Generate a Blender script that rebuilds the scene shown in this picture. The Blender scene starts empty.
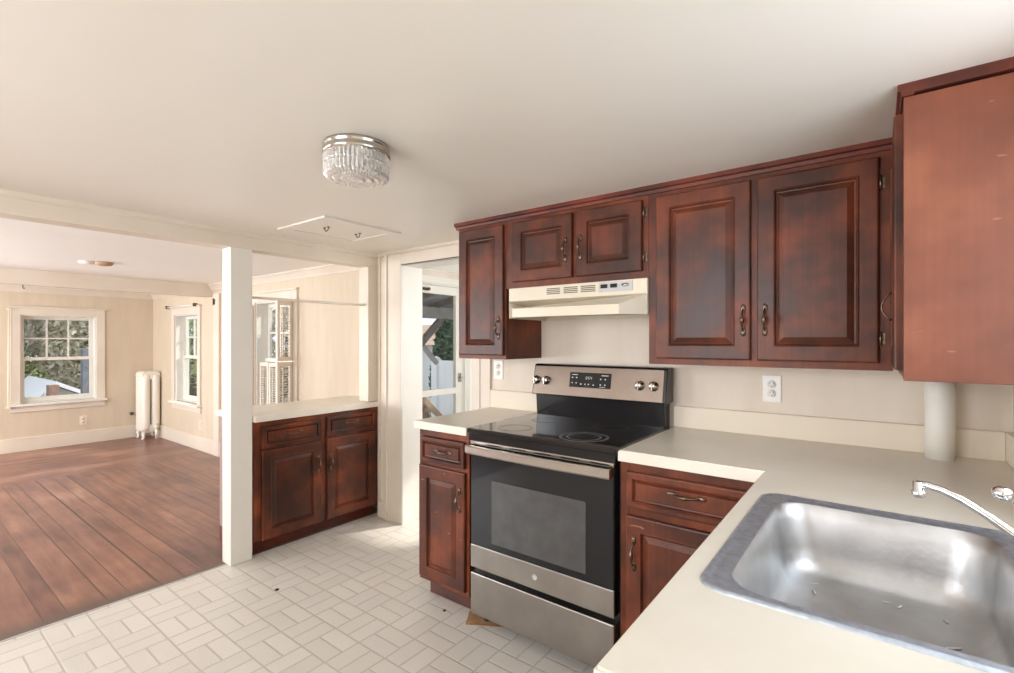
import bpy, bmesh, math, random
from mathutils import Vector, Matrix
random.seed(7)
PI = math.pi
S = bpy.context.scene
C = S.collection

# ------------------------------------------------------------------ camera
cam_d = bpy.data.cameras.new('camera')
cam = bpy.data.objects.new('camera', cam_d); C.objects.link(cam)
cam.location = (0, 0, 1.324)
cam.rotation_euler = (PI / 2, 0, math.radians(37.248))
cam_d.sensor_width = 36; cam_d.lens = 487.35 / 1014 * 36
cam_d.shift_y = 4.07 / 1014
cam_d.clip_start = 0.02; cam_d.clip_end = 300
S.camera = cam

# ------------------------------------------------------------------ world, sun, daylight, exposure
W = bpy.data.worlds.new('sky'); S.world = W; W.use_nodes = True
wn = W.node_tree; wn.nodes.clear()
wo = wn.nodes.new('ShaderNodeOutputWorld'); wb = wn.nodes.new('ShaderNodeBackground')
wg = wn.nodes.new('ShaderNodeTexCoord'); wnz = wn.nodes.new('ShaderNodeTexNoise'); wr = wn.nodes.new('ShaderNodeValToRGB')
wnz.inputs['Scale'].default_value = 2.2; wnz.inputs['Detail'].default_value = 5
wr.color_ramp.elements[0].position = .35; wr.color_ramp.elements[0].color = (.62, .76, .95, 1)
wr.color_ramp.elements[1].position = .62; wr.color_ramp.elements[1].color = (.95, .96, 1, 1)
wn.links.new(wg.outputs['Generated'], wnz.inputs['Vector']); wn.links.new(wnz.outputs['Fac'], wr.inputs['Fac'])
wn.links.new(wr.outputs['Color'], wb.inputs['Color']); wn.links.new(wb.outputs[0], wo.inputs[0])
wb.inputs['Strength'].default_value = 1.5

def lamp_area(name, loc, rot, sx, sy, power, col=(1, 1, 1)):
    d = bpy.data.lights.new(name, 'AREA'); d.shape = 'RECTANGLE'; d.size = sx; d.size_y = sy
    d.energy = power; d.color = col
    o = bpy.data.objects.new(name, d); C.objects.link(o); o.location = loc; o.rotation_euler = rot
    return o
sd = bpy.data.lights.new('sun', 'SUN'); sd.energy = 4.5; sd.angle = math.radians(3); sd.color = (1, .95, .86)
so = bpy.data.objects.new('sun', sd); C.objects.link(so)
so.rotation_euler = Vector((-.467, -.885, -.72)).to_track_quat('-Z', 'Y').to_euler(); so.location = (3, 9, 7)
# daylight entering through the windows that lie outside the frame (each sits in its window opening)
R90 = PI / 2
lamp_area('daylight_over_sink_window', (.44, 1.0, 1.50), (0, R90, 0), .80, .95, 8, (.80, .90, 1))          # faces -X
lamp_area('daylight_kitchen_rear_window', (-1.35, -1.73, 1.42), (R90 + .12, 0, 0), 1.5, 1.0, 54, (.97, .97, 1))    # faces +Y
lamp_area('daylight_living_side_window', (-5.0, -1.93, 1.25), (R90 + .30, 0, 0), 2.2, 1.2, 115, (.95, .97, 1))
lamp_area('daylight_living_side_window', (-7.1, -1.93, 1.25), (R90 + .25, 0, 0), 1.1, 1.2, 72, (.90, .95, 1))
lamp_area('daylight_living_far_window', (-8.24, -.75, 1.12), (0, -R90 - .2, 0), 1.0, 1.0, 55, (.90, .95, 1))       # faces +X
lamp_area('daylight_hall_window', (-1.12, 3.3, 1.45), (0, R90, 0), .9, .9, 26, (.93, .96, 1))

S.view_settings.view_transform = 'Standard'; S.view_settings.look = 'None'
S.view_settings.exposure = 0.0; S.view_settings.gamma = 1.0
S.view_settings.use_curve_mapping = False
try:
    S.cycles.use_denoising = True; S.cycles.max_bounces = 10; S.cycles.diffuse_bounces = 6
    S.cycles.transparent_max_bounces = 16; S.cycles.sample_clamp_indirect = 6; S.cycles.caustics_refractive = False
    S.cycles.caustics_reflective = False
except Exception: pass

# ------------------------------------------------------------------ mesh helpers
class MB:
    """collects shapes, then links them as one mesh object"""
    def __init__(s): s.v = []; s.f = []; s.sm = []; s.m = Matrix.Identity(4)
    def add(s, vs, fs, smooth=False):
        n = len(s.v); s.v += [s.m @ Vector(p) for p in vs]
        for f in fs: s.f.append([i + n for i in f]); s.sm.append(smooth)
        return s
    def box(s, x0, x1, y0, y1, z0, z1):
        vs = [(x, y, z) for x in (x0, x1) for y in (y0, y1) for z in (z0, z1)]
        return s.add(vs, [(0, 1, 3, 2), (4, 6, 7, 5), (0, 4, 5, 1), (2, 3, 7, 6), (0, 2, 6, 4), (1, 5, 7, 3)])
    def loops(s, rings, closed=True, cap0=True, cap1=True, smooth=False):
        n = len(rings[0]); vs = [p for r in rings for p in r]; fs = []
        for k in range(len(rings) - 1):
            for i in range(n if closed else n - 1):
                j = (i + 1) % n
                fs.append((k * n + i, k * n + j, (k + 1) * n + j, (k + 1) * n + i))
        if cap0: fs.append(tuple(reversed(range(n))))
        if cap1: fs.append(tuple(range((len(rings) - 1) * n, len(rings) * n)))
        return s.add(vs, fs, smooth)
    def tube(s, pts, rad, n=12, smooth=True, flat=1.0):
        pts = [Vector(p) for p in pts]; rings = []
        if not isinstance(rad, (list, tuple)): rad = [rad] * len(pts)
        t0 = (pts[1] - pts[0]).normalized()
        up = Vector((0, 0, 1)) if abs(t0.z) < .9 else Vector((1, 0, 0))
        a = t0.cross(up).normalized()
        for i, p in enumerate(pts):
            t = (pts[min(i + 1, len(pts) - 1)] - pts[max(i - 1, 0)]).normalized()
            a = (a - t * a.dot(t)).normalized(); b = t.cross(a)
            rings.append([p + a * math.cos(q) * rad[i] + b * math.sin(q) * rad[i] * flat for q in [2 * PI * k / n for k in range(n)]])
        return s.loops(rings, smooth=smooth)
    def lathe(s, prof, c=(0, 0, 0), n=32, ax='z', mod=None, smooth=True, caps=(True, True)):
        rings = []
        for (r, h) in prof:
            ring = []
            for k in range(n):
                q = 2 * PI * k / n; rr = r * (mod(k) if mod else 1)
                x, y = rr * math.cos(q), rr * math.sin(q)
                ring.append({'z': (c[0] + x, c[1] + y, c[2] + h), 'y': (c[0] + x, c[1] + h, c[2] - y), 'x': (c[0] + h, c[1] + x, c[2] + y)}[ax])
            rings.append(ring)
        return s.loops(rings, smooth=smooth, cap0=caps[0], cap1=caps[1])
    def prism(s, poly, axis, a, b):
        def P(u, v, w): return {'x': (w, u, v), 'y': (u, w, v), 'z': (u, v, w)}[axis]
        return s.loops([[P(u, v, a) for u, v in poly], [P(u, v, b) for u, v in poly]])
    def bar(s, p, q, w, h):
        p, q = Vector(p), Vector(q); t = (q - p).normalized()
        a = t.cross(Vector((0, 0, 1)) if abs(t.z) < .95 else Vector((0, 1, 0))).normalized(); b = a.cross(t)
        r = lambda c: [c + a * w / 2 * i + b * h / 2 * j for i, j in ((-1, -1), (1, -1), (1, 1), (-1, 1))]
        return s.loops([r(p), r(q)])
    def sphere(s, c, r, n=10, sq=(1, 1, 1)):
        rings = []
        for k in range(1, n):
            t = PI * k / n
            rings.append([(c[0] + r * sq[0] * math.sin(t) * math.cos(q), c[1] + r * sq[1] * math.sin(t) * math.sin(q), c[2] - r * sq[2] * math.cos(t)) for q in [2 * PI * j / (2 * n) for j in range(2 * n)]])
        return s.loops(rings, smooth=True)
    def build(s, name, mat, parent=None, bevel=0, seg=2, normals=True, merge=False):
        c = Vector([(min(p[i] for p in s.v) + max(p[i] for p in s.v)) / 2 for i in range(3)])
        me = bpy.data.meshes.new(name); me.from_pydata([p - c for p in s.v], [], s.f)
        for p, q in zip(me.polygons, s.sm): p.use_smooth = q
        bm = bmesh.new(); bm.from_mesh(me)
        if merge: bmesh.ops.remove_doubles(bm, verts=bm.verts, dist=1e-5)
        if normals: bmesh.ops.recalc_face_normals(bm, faces=bm.faces)
        if bevel:
            ed = [e for e in bm.edges if len(e.link_faces) == 2 and e.calc_face_angle(0) > .6]
            bmesh.ops.bevel(bm, geom=ed, offset=bevel, segments=seg, affect='EDGES', profile=.5, clamp_overlap=True)
        bm.to_mesh(me); bm.free()
        me.materials.append(mat)
        o = bpy.data.objects.new(name, me); C.objects.link(o)
        w = WL[parent.name] if parent else Vector((0, 0, 0))
        o.location = c - w; WL[o.name] = c
        if parent: o.parent = parent
        return o
WL = {}
def bx(*a): return MB().box(*a)
def thing(name, label, cat, loc=(0, 0, 0), group=None):
    o = bpy.data.objects.new(name, None); C.objects.link(o); o.location = loc; WL[o.name] = Vector(loc)
    o.empty_display_size = .05
    return tag(o, label, cat, group)
def tag(o, label, cat, group=None, kind=None):
    o['label'] = label; o['category'] = cat
    if group: o['group'] = group
    if kind: o['kind'] = kind
    return o
def struct(o, label=None):
    o['kind'] = 'structure'
    if label: o['label'] = label
    return o
def sroot(name, loc=(0, 0, 0), label=None):
    o = bpy.data.objects.new(name, None); C.objects.link(o); o.location = loc; WL[o.name] = Vector(loc)
    return struct(o, label)

# ------------------------------------------------------------------ materials
def mat(name, col, rough=.5, metal=0, noise=0, nscale=8, nstretch=(1, 1, 1), bump=0, bscale=60, coat=0, spec=.5, col2=None, thr=(.3, .7), detail=4, rvar=0):
    m = bpy.data.materials.new(name); m.use_nodes = True; n = m.node_tree; b = n.nodes['Principled BSDF']
    b.inputs['Base Color'].default_value = (*col, 1); b.inputs['Roughness'].default_value = rough
    b.inputs['Metallic'].default_value = metal; b.inputs['Specular IOR Level'].default_value = spec
    if coat: b.inputs['Coat Weight'].default_value = coat; b.inputs['Coat Roughness'].default_value = .15
    tc = n.nodes.new('ShaderNodeTexCoord'); mp = n.nodes.new('ShaderNodeMapping'); mp.inputs['Scale'].default_value = nstretch
    n.links.new(tc.outputs['Object'], mp.inputs['Vector'])
    if noise or col2:
        t = n.nodes.new('ShaderNodeTexNoise'); t.inputs['Scale'].default_value = nscale; t.inputs['Detail'].default_value = detail
        n.links.new(mp.outputs[0], t.inputs['Vector'])
        r = n.nodes.new('ShaderNodeValToRGB'); r.color_ramp.elements[0].position = thr[0]; r.color_ramp.elements[1].position = thr[1]
        c2 = col2 or tuple(c * (1 - noise) for c in col)
        r.color_ramp.elements[0].color = (*c2, 1); r.color_ramp.elements[1].color = (*col, 1)
        n.links.new(t.outputs['Fac'], r.inputs['Fac']); n.links.new(r.outputs[0], b.inputs['Base Color'])
        if rvar:
            rr = n.nodes.new('ShaderNodeMapRange'); rr.inputs['To Min'].default_value = rough - rvar; rr.inputs['To Max'].default_value = rough + rvar
            n.links.new(t.outputs['Fac'], rr.inputs['Value']); n.links.new(rr.outputs[0], b.inputs['Roughness'])
    if bump:
        t2 = n.nodes.new('ShaderNodeTexNoise'); t2.inputs['Scale'].default_value = bscale; t2.inputs['Detail'].default_value = 3
        n.links.new(tc.outputs['Object'], t2.inputs['Vector'])
        bp = n.nodes.new('ShaderNodeBump'); bp.inputs['Strength'].default_value = bump; bp.inputs['Distance'].default_value = .01
        n.links.new(t2.outputs['Fac'], bp.inputs['Height']); n.links.new(bp.outputs[0], b.inputs['Normal'])
    return m

def wood_mat(name, dark, mid, light, rough=.33, axis='z', scratch=0, grain=1.0, spec=.32):
    """stained cabinet wood: blotchy worn stain plus fine grain running along one axis"""
    m = bpy.data.materials.new(name); m.use_nodes = True; n = m.node_tree; b = n.nodes['Principled BSDF']; L = n.links.new
    tc = n.nodes.new('ShaderNodeTexCoord'); oi = n.nodes.new('ShaderNodeObjectInfo')
    off = n.nodes.new('ShaderNodeVectorMath'); off.operation = 'ADD'
    sc = n.nodes.new('ShaderNodeVectorMath'); sc.operation = 'SCALE'; sc.inputs['Scale'].default_value = 13
    cx = n.nodes.new('ShaderNodeCombineXYZ'); L(oi.outputs['Random'], cx.inputs[0]); L(oi.outputs['Random'], cx.inputs[2])
    L(cx.outputs[0], sc.inputs[0]); L(tc.outputs['Object'], off.inputs[0]); L(sc.outputs[0], off.inputs[1])
    big = n.nodes.new('ShaderNodeTexNoise'); big.inputs['Scale'].default_value = 4.2; big.inputs['Detail'].default_value = 3; big.inputs['Roughness'].default_value = .55
    L(off.outputs[0], big.inputs['Vector'])
    r = n.nodes.new('ShaderNodeValToRGB'); e = r.color_ramp.elements
    e[0].position = .37; e[0].color = (*dark, 1); e[1].position = .66; e[1].color = (*light, 1)
    q = e.new(.5); q.color = (*mid, 1)
    L(big.outputs['Fac'], r.inputs['Fac'])
    mp = n.nodes.new('ShaderNodeMapping'); mp.inputs['Scale'].default_value = {'z': (90, 90, 3), 'x': (3, 90, 90), 'y': (90, 3, 90)}[axis]
    L(off.outputs[0], mp.inputs[0])
    gr = n.nodes.new('ShaderNodeTexNoise'); gr.inputs['Scale'].default_value = 1; gr.inputs['Detail'].default_value = 4; L(mp.outputs[0], gr.inputs['Vector'])
    gm = n.nodes.new('ShaderNodeMapRange'); gm.inputs['From Min'].default_value = .3; gm.inputs['From Max'].default_value = .7; gm.inputs['To Min'].default_value = 1 - .15 * grain; gm.inputs['To Max'].default_value = 1 + .09 * grain; b.inputs['Specular IOR Level'].default_value = spec
    L(gr.outputs['Fac'], gm.inputs['Value'])
    mx = n.nodes.new('ShaderNodeVectorMath'); mx.operation = 'SCALE'; L(r.outputs[0], mx.inputs[0]); L(gm.outputs[0], mx.inputs['Scale'])
    last = mx.outputs[0]
    if scratch:
        vs = n.nodes.new('ShaderNodeTexNoise'); vs.inputs['Scale'].default_value = 38; vs.inputs['Detail'].default_value = 2
        mp2 = n.nodes.new('ShaderNodeMapping'); mp2.inputs['Scale'].default_value = (.45, .45, 1.6); L(off.outputs[0], mp2.inputs[0]); L(mp2.outputs[0], vs.inputs['Vector'])
        rs = n.nodes.new('ShaderNodeValToRGB'); rs.color_ramp.elements[0].position = .70; rs.color_ramp.elements[1].position = .76
        rs.color_ramp.elements[1].color = (scratch, scratch, scratch, 1); L(vs.outputs['Fac'], rs.inputs['Fac'])
        mc = n.nodes.new('ShaderNodeMixRGB'); mc.inputs[2].default_value = (.55, .30, .2, 1); L(rs.outputs[0], mc.inputs[0]); L(last, mc.inputs[1]); last = mc.outputs[0]
    L(last, b.inputs['Base Color'])
    b.inputs['Roughness'].default_value = rough
    rr = n.nodes.new('ShaderNodeMapRange'); rr.inputs['To Min'].default_value = rough - .08; rr.inputs['To Max'].default_value = rough + .16
    L(big.outputs['Fac'], rr.inputs['Value']); L(rr.outputs[0], b.inputs['Roughness'])
    bp = n.nodes.new('ShaderNodeBump'); bp.inputs['Strength'].default_value = .08; bp.inputs['Distance'].default_value = .004
    L(gr.outputs['Fac'], bp.inputs['Height']); L(bp.outputs[0], b.inputs['Normal'])
    return m

M = {}
M['door'] = wood_mat('stained door wood', (.045, .017, .011), (.085, .025, .013), (.18, .044, .018))
M['door_low'] = wood_mat('worn door wood', (.062, .021, .013), (.11, .030, .015), (.19, .048, .021), scratch=.5)
M['frame'] = wood_mat('red face frame wood', (.075, .022, .012), (.14, .034, .014), (.24, .060, .021), rough=.36)
M['frame_h'] = wood_mat('red rail wood', (.080, .022, .014), (.13, .030, .018), (.20, .044, .022), rough=.38, axis='x')
M['side'] = wood_mat('cabinet side veneer', (.16, .045, .021), (.20, .057, .026), (.26, .080, .036), grain=.35, spec=.5, rough=.38, scratch=.30)
M['kick'] = mat('toe kick wood', (.10, .035, .025), .5, noise=.4)
M['panel'] = mat('bare cabinet back', (.36, .26, .23), .6, noise=.2)
M['dark'] = mat('painted gap shade', (.012, .009, .008), .7)
M['counter'] = mat('cream laminate', (.80, .76, .67), .30, col2=(.74, .69, .59), nscale=5, spec=.5, rvar=.06)
M['counter_edge'] = mat('cream laminate edge', (.8, .77, .7), .4)
M['splash'] = mat('cream laminate splash', (.78, .70, .57), .4, noise=.06, nscale=4)
M['steel'] = mat('brushed steel', (.36, .33, .30), .36, 1, col2=(.27, .25, .23), nscale=6, nstretch=(1, 1, 1), bump=.02, bscale=200, rvar=.06)
M['steel_panel'] = mat('brushed steel panel', (.235, .185, .15), .38, 1, col2=(.19, .15, .12), nscale=6, rvar=.05)
M['steel_bright'] = mat('bright steel', (.50, .46, .42), .22, 1)
M['sink'] = mat('satin sink steel', (.63, .635, .64), .42, 1, col2=(.46, .455, .45), nscale=9, detail=8, bump=.05, bscale=90, rvar=.09)
M['rim'] = mat('polished rim with painted reflection', (.66, .74, .84), .50, 1, col2=(.46, .52, .60), nscale=55, detail=6)  # blue tint paints in the window's reflection; darker flecks are scratches
M['chrome'] = mat('chrome', (.86, .87, .88), .08, 1)
M['nickel'] = mat('light fixture metal', (.62, .59, .54), .18, 1)
M['brass'] = mat('antique brass', (.24, .17, .12), .36, 1, col2=(.10, .07, .05), nscale=60)
M['black'] = mat('black enamel', (.010, .010, .011), .16, spec=.5)
M['blackglass'] = mat('black oven glass', (.008, .009, .011), .06, spec=.42)
M['window_glass'] = mat('oven window glass', (.075, .075, .075), .22, spec=.5, col2=(.055, .055, .055), nscale=14)
M['cooktop'] = mat('cooktop glass', (.010, .010, .011), .06, spec=.6)
M['burner'] = mat('burner ring print', (.26, .28, .32), .3, col2=(.03, .03, .035), nscale=70)
M['burner_dim'] = mat('faint burner print', (.07, .07, .075), .2)
M['mark'] = mat('pale printed mark', (.60, .62, .62), .5)
M['hood'] = mat('almond enamel', (.70, .63, .50), .33, noise=.06, nscale=5)
M['hooddark'] = mat('hood slot', (.10, .085, .05), .6)
M['greyplate'] = mat('grey plate', (.48, .48, .48), .4)
M['white'] = mat('white gloss paint', (.76, .735, .67), .38, noise=.05, nscale=4)
M['trim'] = mat('cream trim paint', (.73, .66, .57), .42, col2=(.67, .59, .49), nscale=2.5, bump=.04, bscale=30)
M['wall'] = None
M['whiteplastic'] = mat('white plastic', (.85, .84, .80), .35)
M['almondplastic'] = mat('almond plastic', (.80, .72, .56), .4)
M['slot'] = mat('outlet slot', (.10, .08, .07), .6)
M['pipe'] = mat('painted pipe', (.80, .78, .73), .45, col2=(.72, .68, .60), nscale=7)
M['radiator'] = mat('painted cast iron', (.82, .78, .70), .35)
M['bark'] = mat('bark', (.16, .12, .10), .9, noise=.5, nscale=20)
M['greybark'] = mat('pale bark', (.36, .32, .30), .9, noise=.4, nscale=20)
M['vinyl'] = mat('white vinyl fence', (.86, .88, .92), .4)
M['siding'] = mat('grey siding', (.80, .79, .82), .7)
M['roofbrown'] = mat('brown shingles', (.62, .42, .32), .9, noise=.4, nscale=12)
M['deckwood'] = mat('weathered deck wood', (.24, .19, .16), .8, noise=.4, nscale=15)
M['newwood'] = mat('tan lumber', (.50, .33, .20), .7, noise=.3, nscale=12)
M['porchgrey'] = mat('porch ceiling grey', (.30, .30, .32), .8, noise=.3)
M['concrete'] = mat('pale beam', (.42, .39, .37), .8, noise=.25)
M['whiteroof'] = mat('pale roof', (.85, .84, .85), .7)
M['brick'] = mat('chimney brick', (.42, .26, .20), .9, noise=.4, nscale=25)
M['greyboard'] = mat('grey boards', (.22, .22, .25), .8, noise=.4, nscale=9)
M['dirt'] = mat('winter ground', (.22, .17, .12), .95, col2=(.12, .13, .06), nscale=3)
M['iron'] = mat('rusty iron', (.10, .07, .06), .8)
M['rawwood'] = mat('raw subfloor wood', (.48, .27, .13), .8, noise=.4, nscale=30)

def leaf_mat(name, a, b_):
    m = mat(name, a, .75, col2=b_, nscale=3.5); return m
M['leaf_hedge'] = leaf_mat('mixed hedge leaves', (.60, .66, .36), (.24, .28, .16))
M['leaf_olive'] = leaf_mat('dry olive leaves', (.80, .74, .58), (.36, .33, .27))
M['leaf_ever'] = leaf_mat('evergreen leaves', (.10, .15, .07), (.03, .055, .025))
M['leaf_dry'] = leaf_mat('dry leaves', (.40, .24, .17), (.22, .15, .12))

# window glass: clear, with a faint reflection
def glass_mat():
    m = bpy.data.materials.new('window glass'); m.use_nodes = True; n = m.node_tree; n.nodes.clear()
    o = n.nodes.new('ShaderNodeOutputMaterial'); t = n.nodes.new('ShaderNodeBsdfTransparent'); g = n.nodes.new('ShaderNodeBsdfGlossy')
    t.inputs[0].default_value = (.95, .97, .97, 1); g.inputs['Roughness'].default_value = .02
    lw = n.nodes.new('ShaderNodeLayerWeight'); lw.inputs[0].default_value = .5; pw = n.nodes.new('ShaderNodeMath'); pw.operation = 'POWER'; pw.inputs[1].default_value = 4
    n.links.new(lw.outputs['Facing'], pw.inputs[0]); f = n.nodes.new('ShaderNodeMath'); f.operation = 'MULTIPLY_ADD'; f.inputs[1].default_value = .25; f.inputs[2].default_value = .02; n.links.new(pw.outputs[0], f.inputs[0]); mx = n.nodes.new('ShaderNodeMixShader')
    n.links.new(f.outputs[0], mx.inputs[0]); n.links.new(t.outputs[0], mx.inputs[1]); n.links.new(g.outputs[0], mx.inputs[2]); n.links.new(mx.outputs[0], o.inputs[0])
    return m
M['glass'] = glass_mat()
def crystal_mat():
    m = bpy.data.materials.new('cut crystal glass'); m.use_nodes = True; n = m.node_tree; b = n.nodes['Principled BSDF']
    b.inputs['Base Color'].default_value = (.93, .92, .88, 1); b.inputs['Roughness'].default_value = .06
    b.inputs['Transmission Weight'].default_value = .72; b.inputs['IOR'].default_value = 1.45
    tc = n.nodes.new('ShaderNodeTexCoord'); v = n.nodes.new('ShaderNodeTexVoronoi'); v.inputs['Scale'].default_value = 75
    bp = n.nodes.new('ShaderNodeBump'); bp.inputs['Strength'].default_value = .8; bp.inputs['Distance'].default_value = .004
    n.links.new(tc.outputs['Object'], v.inputs['Vector']); n.links.new(v.outputs['Distance'], bp.inputs['Height']); n.links.new(bp.outputs[0], b.inputs['Normal'])
    return m
M['crystal'] = crystal_mat()

def paint_mat(name, col, col2, rough, streak=(1, 1, 1), scale=1.6, bump=.05, bscale=5):
    """room paint or paper with faint large unevenness, mapped in world space"""
    m = bpy.data.materials.new(name); m.use_nodes = True; n = m.node_tree; b = n.nodes['Principled BSDF']; L = n.links.new
    g = n.nodes.new('ShaderNodeNewGeometry'); mp = n.nodes.new('ShaderNodeMapping'); mp.inputs['Scale'].default_value = streak; L(g.outputs['Position'], mp.inputs[0])
    t = n.nodes.new('ShaderNodeTexNoise'); t.inputs['Scale'].default_value = scale; t.inputs['Detail'].default_value = 5; L(mp.outputs[0], t.inputs['Vector'])
    r = n.nodes.new('ShaderNodeValToRGB'); r.color_ramp.elements[0].position = .3; r.color_ramp.elements[0].color = (*col2, 1); r.color_ramp.elements[1].position = .7; r.color_ramp.elements[1].color = (*col, 1)
    L(t.outputs['Fac'], r.inputs['Fac']); L(r.outputs[0], b.inputs['Base Color']); b.inputs['Roughness'].default_value = rough
    t2 = n.nodes.new('ShaderNodeTexNoise'); t2.inputs['Scale'].default_value = bscale; t2.inputs['Detail'].default_value = 4; L(mp.outputs[0], t2.inputs['Vector'])
    bp = n.nodes.new('ShaderNodeBump'); bp.inputs['Strength'].default_value = bump; bp.inputs['Distance'].default_value = .03; L(t2.outputs['Fac'], bp.inputs['Height']); L(bp.outputs[0], b.inputs['Normal'])
    return m
M['ceiling'] = paint_mat('satin ceiling paint', (.84, .81, .75), (.80, .765, .695), .42, scale=.9, bump=.10, bscale=2.5)
M['ceiling_white'] = paint_mat('matt ceiling paint', (.91, .905, .87), (.88, .87, .83), .55, scale=1.2)
M['wall'] = paint_mat('linen wallpaper', (.64, .545, .42), (.60, .50, .38), .62, streak=(6, 6, 1), scale=2.2, bump=.05, bscale=18)
M['wallk'] = paint_mat('kitchen wallpaper', (.78, .70, .60), (.70, .61, .50), .5, streak=(5, 5, 1), scale=1.1, bump=.04, bscale=22)

def tile_mat():
    m = bpy.data.materials.new('basket weave vinyl'); m.use_nodes = True; n = m.node_tree; b = n.nodes['Principled BSDF']; L = n.links.new
    def ma(op, a, c=None, d=None):
        k = n.nodes.new('ShaderNodeMath'); k.operation = op
        for i, v in enumerate((a, c, d)):
            if v is None: continue
            if isinstance(v, (int, float)): k.inputs[i].default_value = v
            else: L(v, k.inputs[i])
        return k.outputs[0]
    g = n.nodes.new('ShaderNodeNewGeometry'); sp = n.nodes.new('ShaderNodeSeparateXYZ'); L(g.outputs['Position'], sp.inputs[0])
    wob = n.nodes.new('ShaderNodeTexNoise'); wob.inputs['Scale'].default_value = 9; L(g.outputs['Position'], wob.inputs['Vector'])
    wo_ = ma('MULTIPLY', ma('SUBTRACT', wob.outputs['Fac'], .5), .025)
    px = ma('ADD', ma('DIVIDE', ma('ADD', sp.outputs[0], 2.158), .1745), wo_); py = ma('ADD', ma('DIVIDE', ma('SUBTRACT', sp.outputs[1], 1.31), .1655), wo_)
    ix, iy = ma('FLOOR', px), ma('FLOOR', py); fx, fy = ma('SUBTRACT', px, ix), ma('SUBTRACT', py, iy)
    par = ma('PINGPONG', ma('ADD', ix, iy), 1.0)          # 1 on odd cells
    f = ma('ADD', ma('MULTIPLY', fx, par), ma('MULTIPLY', fy, ma('SUBTRACT', 1.0, par)))
    dx = ma('MINIMUM', fx, ma('SUBTRACT', 1.0, fx)); dy = ma('MINIMUM', fy, ma('SUBTRACT', 1.0, fy)); ds = ma('ABSOLUTE', ma('SUBTRACT', f, .5))
    dd = ma('MINIMUM', ma('MINIMUM', dx, dy), ds)
    gr = n.nodes.new('ShaderNodeMapRange'); gr.inputs['From Min'].default_value = .014; gr.inputs['From Max'].default_value = .034; L(dd, gr.inputs['Value'])
    half = ma('GREATER_THAN', f, .5)
    cb = n.nodes.new('ShaderNodeCombineXYZ'); L(ix, cb.inputs[0]); L(iy, cb.inputs[1]); L(half, cb.inputs[2])
    wnse = n.nodes.new('ShaderNodeTexWhiteNoise'); L(cb.outputs[0], wnse.inputs['Vector'])
    fine = n.nodes.new('ShaderNodeTexNoise'); fine.inputs['Scale'].default_value = 130; fine.inputs['Detail'].default_value = 4; L(g.outputs['Position'], fine.inputs['Vector'])
    lg = n.nodes.new('ShaderNodeTexNoise'); lg.inputs['Scale'].default_value = 2.0; L(g.outputs['Position'], lg.inputs['Vector'])
    val = ma('ADD', ma('ADD', ma('MULTIPLY', wnse.outputs['Value'], .07), ma('MULTIPLY', fine.outputs['Fac'], .20)), ma('ADD', ma('MULTIPLY', lg.outputs['Fac'], .14), .715))
    c1 = n.nodes.new('ShaderNodeRGB'); c1.outputs[0].default_value = (.70, .665, .61, 1)
    vs = n.nodes.new('ShaderNodeVectorMath'); vs.operation = 'SCALE'; L(c1.outputs[0], vs.inputs[0]); L(val, vs.inputs['Scale'])
    mx = n.nodes.new('ShaderNodeMixRGB'); mx.inputs[1].default_value = (.52, .475, .41, 1); L(gr.outputs[0], mx.inputs[0]); L(vs.outputs[0], mx.inputs[2])
    L(mx.outputs[0], b.inputs['Base Color']); b.inputs['Roughness'].default_value = .34
    bp = n.nodes.new('ShaderNodeBump'); bp.inputs['Strength'].default_value = .35; bp.inputs['Distance'].default_value = .003
    L(ma('ADD', gr.outputs[0], ma('MULTIPLY', fine.outputs['Fac'], .25)), bp.inputs['Height']); L(bp.outputs[0], b.inputs['Normal'])
    return m
M['tile'] = tile_mat()

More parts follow.
